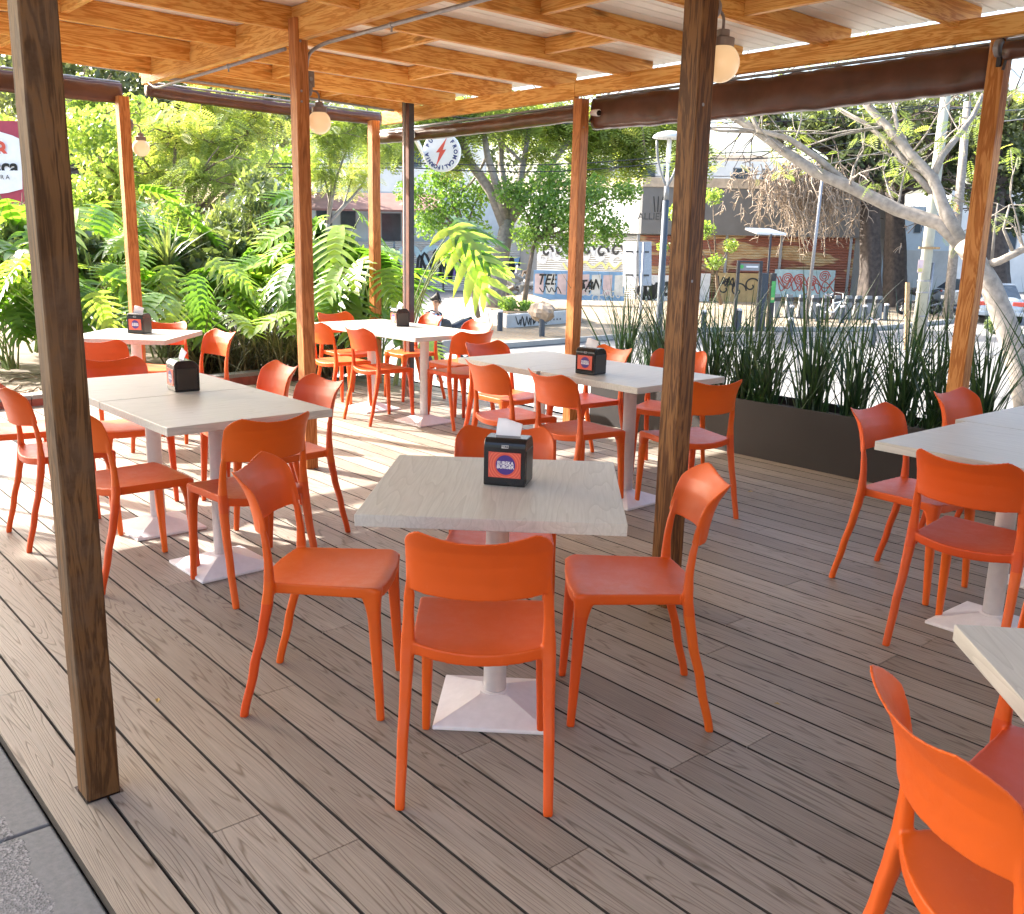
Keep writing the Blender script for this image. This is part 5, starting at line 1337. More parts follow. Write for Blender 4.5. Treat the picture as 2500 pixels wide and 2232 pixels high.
t = thing('grey_tree', 'smooth pale grey tree with wide bare limbs at the right edge', 'tree', gp(2500, 16))
m = MB(); tips = []; rr = random.Random(78)
limb([(2512, 1010, 16), (2490, 900, 16), (2455, 790, 16), (2420, 700, 16), (2385, 640, 16), (2350, 598, 16.2)], .21, .145, 14)
LB = [([(2352, 600, 16.2), (2295, 546, 16.5), (2190, 512, 16.8), (2075, 456, 17), (1990, 420, 17.2), (1920, 373, 17.4), (1850, 322, 17.6), (1795, 288, 17.8), (1730, 250, 18)], .13, .06),
      ([(2080, 458, 17), (1995, 385, 17.2), (1927, 339, 17.3), (1851, 318, 17.5), (1834, 281, 17.6), (1800, 240, 17.8)], .065, .03),
      ([(2350, 600, 16.2), (2308, 518, 16.4), (2277, 435, 16.5), (2222, 377, 16.7), (2164, 308, 17), (2120, 262, 17.2), (2080, 210, 17.4)], .12, .05),
      ([(2278, 430, 16.5), (2300, 380, 16.6), (2345, 325, 16.8), (2375, 285, 17), (2400, 230, 17)], .07, .035), ([(2225, 377, 16.7), (2190, 310, 16.9), (2180, 250, 17)], .05, .03),
      ([(2275, 470, 16.5), (2230, 420, 16.7), (2170, 350, 17), (2110, 300, 17.3), (2040, 262, 17.5)], .06, .03), ([(2404, 648, 16), (2440, 638, 15.8), (2500, 608, 15.6), (2560, 590, 15.5)], .07, .05),
      ([(2421, 640, 16), (2428, 560, 16), (2436, 497, 16)], .028, .012), ([(2475, 620, 15.7), (2450, 560, 15.6), (2465, 500, 15.5)], .03, .015), ([(2164, 308, 17), (2050, 330, 17.2), (1960, 360, 17.5)], .03, .012), ([(1850, 322, 17.6), (1760, 320, 17.8), (1690, 305, 18)], .035, .015)]
for l, a, b in LB:
    q = limb(l, a, b, 10)
    for i in range(2, len(q)):
        for _ in range(2): branchy(m, q[i], (rr.gauss(0, 1), rr.gauss(0, 1), rr.gauss(.2, .8)), b * .42, .9, 3, rr, tips, up=.05, spread=.7, minr=.008, sides=4)
sub(m, 'trunk', M['bark_grey'], t, smooth=True)
rr.shuffle(tips); sprays('crown', [(q, .26) for q, d in tips[:200]], 520, .26, M['lf_feather'], 42, t, 9, .2, .9, .3)

def dark_tree(label, u, d, w, cl, n, seed, lean=0):
    t = thing('dark_tree', label, 'tree', gp(u, d), 0, 'big dark trees on the far pavement'); m = MB(); rr = random.Random(seed); tips = []; r = w * d / F0 / 2; b = Vector(t.location); tp = P(u + lean, 470, d)
    vs = []; k = 16; H = 14
    for i in range(H + 1):
        s = i / H; c = b + (tp - b) * s; rad = r * (1.35 - .6 * s if s < .3 else 1.17 - .25 * s)
        for j in range(k): a = 2 * pi * j / k; q = rad * (1 + .14 * math.sin(a * 5 + seed) + .07 * math.sin(a * 9 + i * .7)); vs.append(c + Vector((math.cos(a) * q, math.sin(a) * q, 0)))
    m.add(vs, [(i * k + j, i * k + (j + 1) % k, (i + 1) * k + (j + 1) % k, (i + 1) * k + j) for i in range(H) for j in range(k)])
    for q, rad in cl: m.tube([tp, (tp + Vector(q)) / 2 + Vector((0, 0, .4)), q], [r * .6, r * .4, r * .15], 7)
    for q, rad in cl:
        for _ in range(3): branchy(m, q, (rr.gauss(0, 1), rr.gauss(0, 1), rr.gauss(.0, .8)), .07, 1.6, 3, rr, tips, minr=.018, sides=4)
    sub(m, 'trunk', M['bark_dark'], t, smooth=True); leafcloud('crown', cl, n, .15, M['lf_dark'], seed, t, 1.7, .4, .6)
    return t
dt = dark_tree('big dark-trunked tree with dry hanging twigs, left of the utility pole', 2125, 40, 44, clump_px([(2100, 340, 40, 90), (2010, 300, 40, 80), (2180, 290, 41, 80), (2060, 420, 40, 55), (2150, 430, 40, 50), (1930, 330, 41, 55), (1860, 270, 41, 60)]), 7500, 61)
dark_tree('second dark tree trunk, darker and behind the first', 2187, 43, 46, clump_px([(2260, 300, 43, 90), (2330, 360, 43, 80), (2400, 280, 43, 90), (2290, 440, 43, 55), (2450, 400, 43, 90), (2220, 400, 42, 50)]), 8500, 62)
dark_tree('broad dark tree at the far right behind the honey coloured post', 2420, 40, 70, clump_px([(2440, 300, 40, 90), (2500, 420, 40, 90), (2400, 480, 40, 50), (2480, 530, 40, 60)]), 5500, 63)
# dry hanging twigs of the dark tree
m = MB(); rr = random.Random(14)
for i in range(430):
    u = rr.gauss(1985, 85); v = 390 + abs(rr.gauss(0, 60)); p = P(u, v, 39.5 + rr.uniform(-1, 1)); L = rr.uniform(.6, 2.1) * (1.25 - abs(u - 1985) / 200)
    q = [p]; d = Vector((rr.gauss(0, .5), rr.gauss(0, .5), -.5))
    for k in range(5): d = (d * .7 + Vector((rr.gauss(0, .35), rr.gauss(0, .35), -.55))); q.append(q[-1] + d.normalized() * max(.1, L) / 5)
    m.tube(q, [.028, .026, .024, .020, .017, .013], 4, cap=False)
    for k in (2, 3, 4): e = Vector((rr.gauss(0, 1), rr.gauss(0, 1), rr.gauss(-.6, .6))).normalized(); m.tube([q[k], q[k] + e * .22, q[k] + e * .36 + Vector((0, 0, -.08))], [.018, .015, .011], 4, cap=False)
o = m.build('dry_twigs', M['twig'], None, origin=tuple(dt.location), smooth=True); o.parent = dt; o.location = (0, 0, 0)
# backdrop of tree masses closing the view up to the sky
def mass(label, clpx, n, seed, mat='lf_dark', size=.3):
    c = clump_px(clpx); struct(leafcloud('distant_trees', c, n, size, M[mat], seed, None, 1.5, .2, .5), 'stuff', label)
mass('distant light green trees behind the garden trees', [(60, 330, 48, 130), (220, 380, 48, 130), (380, 340, 48, 120), (540, 380, 48, 110), (700, 400, 50, 100), (80, 560, 44, 120), (300, 560, 44, 120)], 9000, 72, 'lf_round', .22)
mass('distant mass of trees behind the houses', [(100, 330, 62, 190), (330, 340, 64, 190), (560, 330, 66, 170), (800, 350, 90, 150), (1000, 340, 90, 150), (1250, 330, 88, 130), (1450, 320, 90, 120), (1640, 290, 90, 80), (2080, 300, 66, 150), (2300, 330, 66, 170), (2480, 360, 66, 170), (-60, 400, 60, 200), (1880, 280, 80, 70), (80, 560, 58, 160), (330, 600, 58, 160), (560, 620, 60, 120)], 24000, 71)
# ================================================================== street furniture, vehicles, person
# white street planter round the forked tree
pl = [gp(1085, 36.5), gp(1236, 29.3), gp(1420, 32), gp(1300, 40)]
t = thing('street_planter', 'low whitewashed street planter wall with a black graffiti tag', 'planter', pl[1])
m = MB(); m.prism(pl, (0, 0, .52)); sub(m, 'wall', M['white_wall'], t, bevel=.03)
m = MB(); c = sum(pl, Vector()) / 4; m.prism([c + (p - c) * .93 + Vector((0, 0, .50)) for p in pl], (0, 0, .05)); sub(m, 'soil', simple('leaf_litter_soil', (.26, .18, .11), .95, .5, 6), t)
WP = Wall(pl[1], pl[2]); m = MB(); scribble(m, WP, .45, 1.3, ZS + .12, ZS + .46, 21, .028, .01, 2, .3); scribble(m, WP, 1.2, 2.1, ZS + .15, ZS + .44, 22, .028, .012, 2, .3)
for k in range(3): a = 2.25 + k * .16; m.prism([WP.pt(a, ZS + .25, .01), WP.pt(a + .05, ZS + .25, .01), WP.pt(a + .05, ZS + .30, .01), WP.pt(a, ZS + .30, .01)], Vector(WP.n) * .002)
sub(m, 'graffiti', M['g_black'], t)
t = thing('small_shrub', 'small leafy weed at the foot of the forked tree', 'plant', gp(1240, 30.6, ZS + .55)); leafcloud('leaves', [(Vector(t.location) + Vector((0, 0, .2)), (.35, .35, .25)), (Vector(t.location) + RT * .6 + Vector((0, 0, .15)), (.3, .3, .2))], 700, .07, M['lf_vivid'], 91, t)
t = thing('small_shrub', 'low round green bush at the roadside, left of the grey tree trunk', 'plant', gp(2440, 32)); leafcloud('leaves', [(Vector(t.location) + Vector((0, 0, .3)), (.5, .5, .35))], 1100, .08, M['lf_grey'], 92, t)

# street lamp
M['lamp_grey'] = simple('grey_dock_paint', (.20, .205, .21), .5, .1, 5)
b = gp(1603, 22); t = thing('street_lamp', 'grey street lamp with a domed hood on a curved yoke', 'street lamp', b)
zt = P(1610, 347, 22).z; zs = P(1606, 455, 22).z; cx_ = P(1608, 400, 22); c2 = Vector((b.x, b.y, 0)) + (cx_ - Vector((b.x, b.y, cx_.z))); c2.z = 0
M['lamp_blue'] = simple('blue_grey_enamel', (.045, .06, .08), .45, .12, 4)
m = MB(); m.tube([b, b + Vector((0, 0, .9)), Vector((b.x, b.y, zs - .35))], [.085, .08, .072], 14); sub(m, 'pole', M['lamp_blue'], t, smooth=True)
m = MB(); m.lathe([(.12, 0), (.12, .05), (.09, .08)], 16, b); sub(m, 'foot', M['lamp_blue'], t)
m = MB(); x, y = b.x, b.y; m.tube([(x, y, zs - .35), (x, y, zs - .05)], .055, 12)
for sg in (-1, 1):
    pts_ = []
    for k in range(9): a = k / 8; off = .27 * math.sin(a * pi / 2) ** .8; pts_.append(Vector((x, y, zs - .06 + (zt - zs) * .98 * a)) + RT * sg * off)
    m.tube(pts_, .028, 7)
sub(m, 'yoke', M['lamp_grey'], t, smooth=True)
m = MB(); m.tube([(x, y, zs - .05), (x, y, zs + .45)], [.035, .03], 8); m.tube([(x, y, zs + .45), (x, y, zt - .02)], [.05, .05], 10); sub(m, 'bulb_holder', M['white'], t, smooth=True)
m = MB(); m.lathe([(.36, -.03), (.365, -.01), (.34, .03), (.27, .075), (.15, .11), (.03, .125)], 28, (x, y, zt)); sub(m, 'hood', simple('white_enamel_hood', (.55, .57, .58), .4, .05), t, smooth=True)

# folded traffic sign seen from behind
b = gp(1557, 23); t = thing('traffic_sign', 'pair of grey traffic sign panels seen from behind on one post', 'sign', b)
m = MB(); m.tube([b, Vector((b.x, b.y, P(1557, 592, 23).z))], .03, 8); sub(m, 'post', M['steel'], t, smooth=True)
for (u0, u1, v0, v1, k) in ((1521, 1554, 591, 700, .12), (1559, 1591, 590, 698, -.10)):
    q = [P(u0, v0, 23 + k), P(u1, v0, 23 - k), P(u1, v1, 23 - k), P(u0, v1, 23 + k)]; m = MB()
    m.prism(q, FW * .025); o = sub(m, 'panel', M['steel'], t, bevel=.02, bseg=3)
for v in (615, 672): m = MB(); cc = P(1556, v, 22.95); m.bar(cc - RT * .28, cc + RT * .28, .02, .04); sub(m, 'clamp', M['dark_steel'], t)

# bicycle hire kiosk frame
b = gp(1818, 31); t = thing('kiosk_frame', 'black bicycle hire kiosk frame with a green and white header', 'kiosk', b); zt = P(1818, 638, 31).z; hw = .36
m = MB()
for sg in (-1, 1): m.bar(b + RT * hw * sg, Vector((b.x, b.y, zt)) + RT * hw * sg, .09, .14, FW)
m.bar(Vector((b.x, b.y, zt)) - RT * (hw + .045), Vector((b.x, b.y, zt)) + RT * (hw + .045), .12, .05); sub(m, 'frame', M['dark_steel'], t, bevel=.01)
m = MB(); m.bar(Vector((b.x, b.y, zt - .17)) - RT * (hw - .05), Vector((b.x, b.y, zt - .17)) + RT * (hw - .05), .08, .22); h_ = sub(m, 'header', M['g_grey'], t)
c = Vector((b.x, b.y, zt - .16)) - FW * .045; m = MB()
m.tube([c - RT * .26, c - RT * .26 - FW * .006], .06, 14); m.m = 1; m.bar(c - RT * .12 - FW * .003, c + RT * .26 - FW * .003, .006, .05)
o = m.build('logo', [M['g_green'], M['white']], None, origin=tuple(t.location)); o.parent = h_; o.location = (0, 0, 0)
b = gp(1868, 31.5); t = thing('info_totem', 'grey info totem with a green poster beside the kiosk frame', 'kiosk', b); zt = P(1868, 666, 31.5).z
m = MB(); m.bar(b - RT * .17, Vector((b.x, b.y, zt)) - RT * .17, .22, .3, FW); sub(m, 'cabinet', M['lamp_blue'], t, bevel=.01)
m = MB(); m.bar(b + RT * .12, Vector((b.x, b.y, zt)) + RT * .12, .16, .25, FW); sub(m, 'display_case', M['dark_steel'], t, bevel=.01)
m = MB(); c = Vector((b.x, b.y, 0)) + RT * .12 - FW * .128; za, zb = P(1868, 685, 31.5).z, P(1868, 737, 31.5).z
m.prism([c - RT * .065 + Vector((0, 0, zb)), c + RT * .065 + Vector((0, 0, zb)), c + RT * .065 + Vector((0, 0, za)), c - RT * .065 + Vector((0, 0, za))], -FW * .004); m.m = 1
c = c - FW * .005
m.prism([c - RT * .05 + Vector((0, 0, zb + .08)), c + RT * .05 + Vector((0, 0, zb + .08)), c + RT * .05 + Vector((0, 0, zb + .16)), c - RT * .05 + Vector((0, 0, zb + .16))], -FW * .003); sub(m, 'poster', [M['g_green'], M['g_yellow']], t)
b = gp(1864, 33); t = thing('solar_panel', 'tilted white solar panel on a thin pole above the kiosk', 'solar panel', b)
m = MB(); zt = P(1864, 572, 33).z; m.tube([b, Vector((b.x, b.y, zt))], .04, 8); sub(m, 'pole', M['dark_steel'], t, smooth=True)
m = MB(); m.prism([P(1819, 556, 33), P(1880, 558, 34.4), P(1920, 570, 33.6), P(1848, 567, 32.3)], (0, 0, -.07)); sub(m, 'panel', M['white'], t)
b = gp(1966, 33); t = thing('metal_pole', 'thin pale galvanised pole in front of the pale blue graffiti board', 'pole', b); m = MB(); m.tube([b, Vector((b.x, b.y, P(1975, 420, 33).z)) + RT * .12], [.07, .045], 10); sub(m, 'shaft', M['steel'], t, smooth=True)

# bicycle docks
def dock(first, u, d, lb):
    p = gp(u, d, ZS + .12)
    if first: return dup(first, p, first.rotation_euler[2], lb)
    t = thing('bicycle_dock', lb, 'bicycle dock', p, math.atan2(RT.y, RT.x), 'grey bicycle docks in a row')
    m = MB(); m.prism([(-.10, -.20, 0), (-.10, .30, 0), (-.10, .12, .82), (-.10, -.06, .86)], (.20, 0, 0)); m.build('dock_body', M['lamp_grey'], t, bevel=.012)
    m = MB(); m.box((-.13, -.12, .60), (.13, .02, .74)); m.build('lock_head', M['dark_steel'], t, bevel=.01)
    m = MB(); m.box((-.14, -.26, -.01), (.14, .36, .02)); m.build('foot_plate', M['dark_steel'], t); return t
M['lamp_grey'] = simple('grey_dock_paint', (.20, .205, .21), .5, .1, 5)
us = [1893, 1924, 1955, 1986, 2013, 2040, 2068, 2092, 2116, 2141]; D0 = None
ds = ['first', 'second', 'third', 'fourth', 'fifth', 'sixth', 'seventh', 'eighth', 'ninth', 'tenth']
for i, u in enumerate(us):
    o = dock(D0, u, 35.6 - i * .0, 'grey bicycle dock before the pale blue board, %s from the left' % ds[i]); D0 = D0 or o

# bollards
def bollard(first, u, d, lb, z=ZS):
    p = gp(u, d, z)
    if first: return dup(first, p, 0, lb)
    t = thing('bollard', lb, 'bollard', p, 0, 'steel bollards along the kerb')
    m = MB(); m.lathe([(.085, 0), (.085, .66), (.075, .665)], 18); m.build('shaft', M['lamp_blue'], t, bevel=.003)
    m = MB(); m.lathe([(.078, .668), (.085, .68), (.085, .715), (.05, .74), (.01, .745)], 18); m.build('cap', M['white_metal'], t); return t
B0 = None
for u, d, lb in ((1220, 28.4, 'bollard before the whitewashed planter, at its left corner'), (1322, 27, 'bollard right of the graffiti tag on the whitewashed planter'), (1716, 30, 'bollard just right of the dark post, among the iris tips'), (1802, 31, 'bollard in front of the black kiosk frame'),
                 (1929, 33, 'bollard right of the info totem'), (1994, 34, 'bollard below the thin pale pole'), (2053, 33.5, 'bollard before the hire bicycle'), (2108, 34, 'bollard before the right end of the bicycle docks'), (2160, 35, 'bollard just left of the motorcycle'),
                 (2209, 36, 'bollard hidden in front of the motorcycle wheel'), (2259, 36.5, 'bollard right of the pale utility pole, by the rear wheel'), (2128, 27, 'bollard nearest the planter, standing alone on the road side'), (2452, 30, 'bollard beside the grey tree trunk on the right'), (1926, 27.5, 'bollard half hidden by the iris blades left of centre')):
    o = bollard(B0, u, d, lb); B0 = B0 or o
p = gp(1322, 27, ZS + .74); m = MB(); rr = random.Random(3)
vs = []; n = 14
for i in range(9):
    for j in range(n):
        a = 2 * pi * j / n; th = pi * i / 8; r = .30 * (1 + rr.uniform(-.16, .16)); vs.append((r * math.sin(th) * math.cos(a) * 1.5, r * math.sin(th) * math.sin(a), r * math.cos(th) * .9 + .05))
m.add(vs, [(i * n + j, i * n + (j + 1) % n, (i + 1) * n + (j + 1) % n, (i + 1) * n + j) for i in range(8) for j in range(n)])
o = m.build('dry_plant_bundle', M['twig'], smooth=False); o.location = p; tag(o, 'dried beige plant bundle sitting on top of a bollard', 'plant')
def wheel(m, c, ax, R_, r_, n=26, k=8):
    ax = Vector(ax).normalized(); u = ax.cross(Vector((0, 0, 1))).normalized(); w = Vector((0, 0, 1)); c = Vector(c); vs = []
    for i in range(n):
        a = 2 * pi * i / n; d = u * math.cos(a) + w * math.sin(a)
        for j in range(k): b_ = 2 * pi * j / k; vs.append(c + d * (R_ + r_ * math.cos(b_)) + ax * r_ * math.sin(b_))
    m.add(vs, [(i * k + j, i * k + (j + 1) % k, ((i + 1) % n) * k + (j + 1) % k, ((i + 1) % n) * k + j) for i in range(n) for j in range(k)])
def spokes(m, c, ax, R_, n=8, r=.008):
    ax = Vector(ax).normalized(); u = ax.cross(Vector((0, 0, 1))).normalized(); c = Vector(c)
    for i in range(n): a = 2 * pi * i / n; m.tube([c, c + (u * math.cos(a) + Vector((0, 0, 1)) * math.sin(a)) * R_], r, 5)
    m.tube([c - ax * .06, c + ax * .06], .05, 8)
def motorcycle(label, first=[None], p=(0, 0, 0), rz=0):
    if first[0]: return dup(first[0], p, rz, label)
    t = thing('motorcycle', label, 'motorcycle', p, rz, 'parked motorcycles'); first[0] = t
    for x in (-.68, .68):
        m = MB(); wheel(m, (x, 0, .31), (0, 1, 0), .25, .065); w_ = m.build('wheel', M['g_black'], t, smooth=True)
        m = MB(); wheel(m, (x, 0, .31), (0, 1, 0), .19, .012, 26, 6); spokes(m, (x, 0, .31), (0, 1, 0), .19, 6, .012); m.build('rim', M['steel'], w_)
    m = MB(); m.tube([(-.68, .08, .31), (-.1, .05, .42), (.25, .04, .50)], [.03, .05, .05], 8); m.tube([(-.68, -.08, .31), (-.1, -.05, .42), (.25, -.04, .50)], [.03, .05, .05], 8)
    m.tube([(.68, .09, .31), (.50, .07, .80), (.42, .05, .98)], .028, 8); m.tube([(.68, -.09, .31), (.50, -.07, .80), (.42, -.05, .98)], .028, 8); m.build('frame', M['dark_steel'], t, smooth=True)
    m = MB(); m.box((-.18, -.13, .28), (.22, .13, .56)); m.tube([(-.15, .14, .32), (-.5, .16, .36), (-.85, .17, .45)], [.04, .05, .06], 8); m.build('engine', M['lamp_grey'], t, bevel=.03)
    m = MB(); q = [(.42, 0, .86), (.25, 0, .92), (.02, 0, .86), (-.08, 0, .78)]; m.tube(q, [.06, .16, .17, .10], 12); m.build('tank', M['g_black'], t, smooth=True)
    m = MB(); m.tube([(-.02, 0, .78), (-.3, 0, .80), (-.6, 0, .90), (-.88, 0, 1.0)], [.10, .12, .10, .04], 10); m.build('seat', M['black'], t, smooth=True)
    m = MB(); m.tube([(.36, -.34, 1.05), (.42, -.12, 1.04), (.42, .12, 1.04), (.36, .34, 1.05)], .018, 7); m.build('handlebar', M['dark_steel'], t, smooth=True)
    m = MB(); m.tube([(.50, 0, .88), (.60, 0, .86)], [.06, .09], 14); m.build('headlight', M['white'], t)
    m = MB(); m.tube([(-.88, 0, .96), (-.94, 0, .94)], .04, 10); m.build('tail_light', M['g_red'], t)
    m = MB(); m.prism([(-.98, -.09, .62), (-.98, .09, .62), (-1.0, .09, .78), (-1.0, -.09, .78)], (-.01, 0, 0)); m.build('number_plate', M['white'], t)
    return t
motorcycle('black motorcycle parked behind the pale utility pole', p=gp(2240, 38.5, ZS + .12), rz=math.atan2(-RT.y, -RT.x) + .15)
motorcycle('black motorcycle parked beyond the sunny table, right of the walking person', p=gp(1088, 21.5), rz=math.atan2(-RT.y, -RT.x) + .9)
# hire bicycle
b = gp(2038, 34.6, ZS + .12); t = thing('hire_bicycle', 'small-framed hire bicycle standing in the docks', 'bicycle', b, math.atan2(RT.y, RT.x) + .6)
for x in (-.48, .48):
    m = MB(); wheel(m, (x, 0, .30), (0, 1, 0), .28, .022, 24, 6); w_ = m.build('wheel', M['g_black'], t, smooth=True); m = MB(); spokes(m, (x, 0, .30), (0, 1, 0), .27, 10, .004); m.build('spokes', M['steel'], w_)
m = MB(); m.tube([(-.48, 0, .30), (-.12, 0, .30), (.36, 0, .72)], .025, 7); m.tube([(-.12, 0, .30), (-.20, 0, .78)], .022, 7); m.tube([(-.48, 0, .30), (-.18, 0, .62), (.34, 0, .68)], .02, 7); m.tube([(.48, 0, .30), (.36, 0, .72), (.33, 0, .95)], .022, 7); m.build('frame', M['white'], t, smooth=True)
m = MB(); m.tube([(-.32, 0, .82), (-.10, 0, .84)], [.07, .03], 8); m.build('saddle', M['black'], t, smooth=True)
m = MB(); m.tube([(.25, -.27, .98), (.33, 0, .96), (.25, .27, .98)], .016, 7); m.build('handlebar', M['dark_steel'], t, smooth=True)

# cars (seen from behind)
def car(label, p, rz, mat, first=[None]):
    if first[0]: return dup(first[0], p, rz, label)
    t = thing('parked_car', label, 'car', p, rz, 'cars on the far road'); first[0] = t
    sec = [(-2.15, .42, .62, .62), (-2.05, .28, .84, .80), (-1.75, .24, .98, .86), (-1.25, .22, 1.02, .88), (-.6, .20, 1.0, .89), (.6, .20, .96, .89), (1.3, .22, .92, .88), (1.9, .26, .80, .82), (2.15, .36, .62, .66)]
    m = MB(); vs = []; k = 12
    for x, zl, zh, hw in sec:
        for j in range(k):
            a = 2 * pi * (j + .5) / k; c_, s_ = math.cos(a), math.sin(a); vs.append((x, hw * math.copysign(abs(c_) ** .45, c_), (zl + zh) / 2 + (zh - zl) / 2 * math.copysign(abs(s_) ** .5, s_)))
    n = len(sec); m.add(vs, [(i * k + j, i * k + (j + 1) % k, (i + 1) * k + (j + 1) % k, (i + 1) * k + j) for i in range(n - 1) for j in range(k)] + [tuple(range(k))[::-1], tuple(range((n - 1) * k, n * k))])
    m.build('body', mat, t, smooth=True, bevel=.0)
    m = MB(); q = [(-1.75, .95, .74), (-1.0, 1.40, .58), (.35, 1.42, .58), (1.15, .96, .74)]; vs = []
    for x, z, hw in q: vs += [(x, -hw, z), (x, hw, z)]
    lo = [(-1.75, -.74, .90), (-1.75, .74, .90), (1.15, .74, .90), (1.15, -.74, .90)]
    m.add(vs, [(0, 1, 3, 2), (4, 5, 7, 6)]); m.add([vs[0], vs[2], vs[4], vs[6]], [(0, 1, 2, 3)]); m.add([vs[1], vs[3], vs[5], vs[7]], [(3, 2, 1, 0)]); m.build('windows', M['glass'], t)
    m = MB(); m.box((-1.02, -.585, 1.385), (.37, .585, 1.435)); m.build('roof', mat, t, bevel=.02)
    for x in (-1.35, 1.35):
        for y in (-.78, .78):
            m = MB(); m.tube([(x, y - .1, .32), (x, y + .1, .32)], [.32, .32], 22); w_ = m.build('wheel', M['g_black'], t); m = MB(); s_ = 1 if y > 0 else -1; m.tube([(x, y + .1 * s_, .32), (x, y + .115 * s_, .32)], [.19, .16], 16); m.build('hub', M['steel'], w_)
    for y in (-.62, .62): m = MB(); m.box((-2.12, y - .2, .66), (-2.02, y + .2, .82)); m.build('tail_light', M['red_print'], t, bevel=.02)
    m = MB(); m.box((-2.19, -.85, .30), (-1.98, .85, .46)); m.build('bumper', mat, t, bevel=.03)
    m = MB(); m.box((-2.17, -.24, .58), (-2.13, .24, .70)); m.build('number_plate', M['white'], t)
    return t
M['car_silver'] = simple('silver_car_paint', (.45, .50, .54), .25, .05, 2, metal=.3)
fa = math.atan2(FW.y, FW.x)
car('silver-blue saloon car between the honey coloured post and the grey tree', gp(2418, 38), fa - .35, M['car_silver'])
car('pale car mostly hidden behind the honey coloured post', gp(2352, 43), fa + .1, M['car_silver'])
car('parked pale car glimpsed between the philodendrons at street level', gp(770, 31), fa + 1.3, M['car_silver'])

# utility poles
b = gp(2236, 27); t = thing('utility_pole', 'pale greenish concrete utility pole with bands and a warning plate', 'pole', b); M['pole_conc'] = simple('pale_green_concrete', (.42, .42, .34), .85, .14, 2.5)
m = MB(); zt = P(2262, 120, 27).z; m.tube([b, Vector((b.x, b.y, zt)) + RT * .0], [.165, .12], 14); sub(m, 'shaft', M['pole_conc'], t, smooth=True)
m = MB()
for v in (684, 770, 712):
    z = P(2236, v, 27).z; m.tube([Vector((b.x, b.y, z - .02)), Vector((b.x, b.y, z + .02))], [.172, .172], 14)
sub(m, 'steel_bands', M['steel'], t)
m = MB(); z = P(2236, 605, 27).z; c = Vector((b.x, b.y, z)) - FW * .18; m.bar(c - RT * .32, c + RT * .25, .05, .06); sub(m, 'wooden_bar', M['post_pale'], t)
m = MB(); z0 = P(2215, 665, 26.8).z; z1 = P(2215, 633, 26.8).z; c = Vector((b.x, b.y, 0)) - RT * .19 - FW * .12; m.prism([c + Vector((0, 0, z0)) - RT * .07, c + Vector((0, 0, z0)) + RT * .07, c + Vector((0, 0, z1)) + RT * .07, c + Vector((0, 0, z1)) - RT * .07], -FW * .006); m.m = 1
zz = (z1 - z0); c2_ = c - FW * .007; m.prism([c2_ + Vector((0, 0, z0 + .03)) - RT * .06, c2_ + Vector((0, 0, z0 + .03)) + RT * .06, c2_ + Vector((0, 0, z0 + zz * .35)) + RT * .06, c2_ + Vector((0, 0, z0 + zz * .35)) - RT * .06], -FW * .003); sub(m, 'warning_plate', [M['g_pink'], M['g_yellow']], t)
m = MB(); q = Vector((b.x, b.y, 0)) + RT * .20; m.tube([q + Vector((0, 0, ZS)), q + Vector((0, 0, P(2245, 640, 27).z))], .045, 8); sub(m, 'cable_duct', M['steel'], t, smooth=True)
b = gp(2212, 26.5); t = thing('timber_stake', 'narrow pale yellow timber stake leaning on the utility pole', 'post', b); m = MB(); m.bar(b, P(2216, 690, 26.5), .10, .08); sub(m, 'stake', M['post_pale'], t)
b = gp(2312, 37); t = thing('utility_pole_timber', 'slanting grey timber utility pole left of the honey coloured post', 'pole', b); m = MB(); m.tube([b, P(2347, 430, 37), P(2362, 250, 37)], [.19, .16, .14], 10); sub(m, 'shaft', M['bark_grey'], t, smooth=True)
m = MB(); c = P(2336, 520, 36.8); m.bar(c - RT * .16, c + RT * .16, .04, .05); m.m = 1; c = P(2337, 507, 36.8); m.bar(c - Vector((0, 0, .1)), c + Vector((0, 0, .1)), .12, .03, RT); sub(m, 'fittings', [M['steel'], M['g_red']], t)

# overhead cables
cab = [((-200, 330, 18), (1000, 410, 27), (1700, 388, 28), (2255, 330, 27), .45, 'thick black overhead cable, lowest of the bundle left of centre'), ((-200, 348, 18), (1000, 398, 27), (1700, 375, 28), (2255, 318, 27), .35, 'black overhead cable just above the lowest one'),
       ((300, 230, 20), (1000, 275, 27), (1650, 300, 28), (2258, 262, 27), .3, 'black overhead cable just under the brown curtain'), ((2255, 330, 27), (2400, 300, 24), (2600, 270, 20), (2800, 240, 16), .1, 'overhead cable leaving the utility pole to the right'),
       ((1500, 262, 30), (1800, 268, 29), (2050, 266, 28), (2258, 258, 27), .1, 'thin overhead cable below the thick brown curtain'), ((2258, 258, 27), (2380, 262, 29), (2500, 268, 31), (2700, 276, 35), .1, 'thin overhead cable right of the utility pole'),
       ((1440, 420, 40), (1700, 428, 40), (1900, 420, 38), (2250, 345, 27.2), .2, 'thin service wire crossing in front of the pale house'), ((160, 150, 18), (330, 175, 17), (480, 195, 16), (900, 230, 16), .05, 'overhead cable above the dark curtain at the top left')]
for a, b_, c_, d_, sag, lb in cab:
    q0 = [P(*k) for k in (a, b_, c_, d_)]; q = []
    for i in range(3):
        for k in range(8): s = k / 8; q.append(q0[i].lerp(q0[i + 1], s) - Vector((0, 0, sag * math.sin(pi * s) * .5)))
    q.append(q0[-1]); m = MB(); m.tube(q, .016, 5); o = m.build('overhead_cable', M['black'], None, origin=tuple(q0[0]), smooth=True); tag(o, lb, 'cable', 'overhead cables across the street')

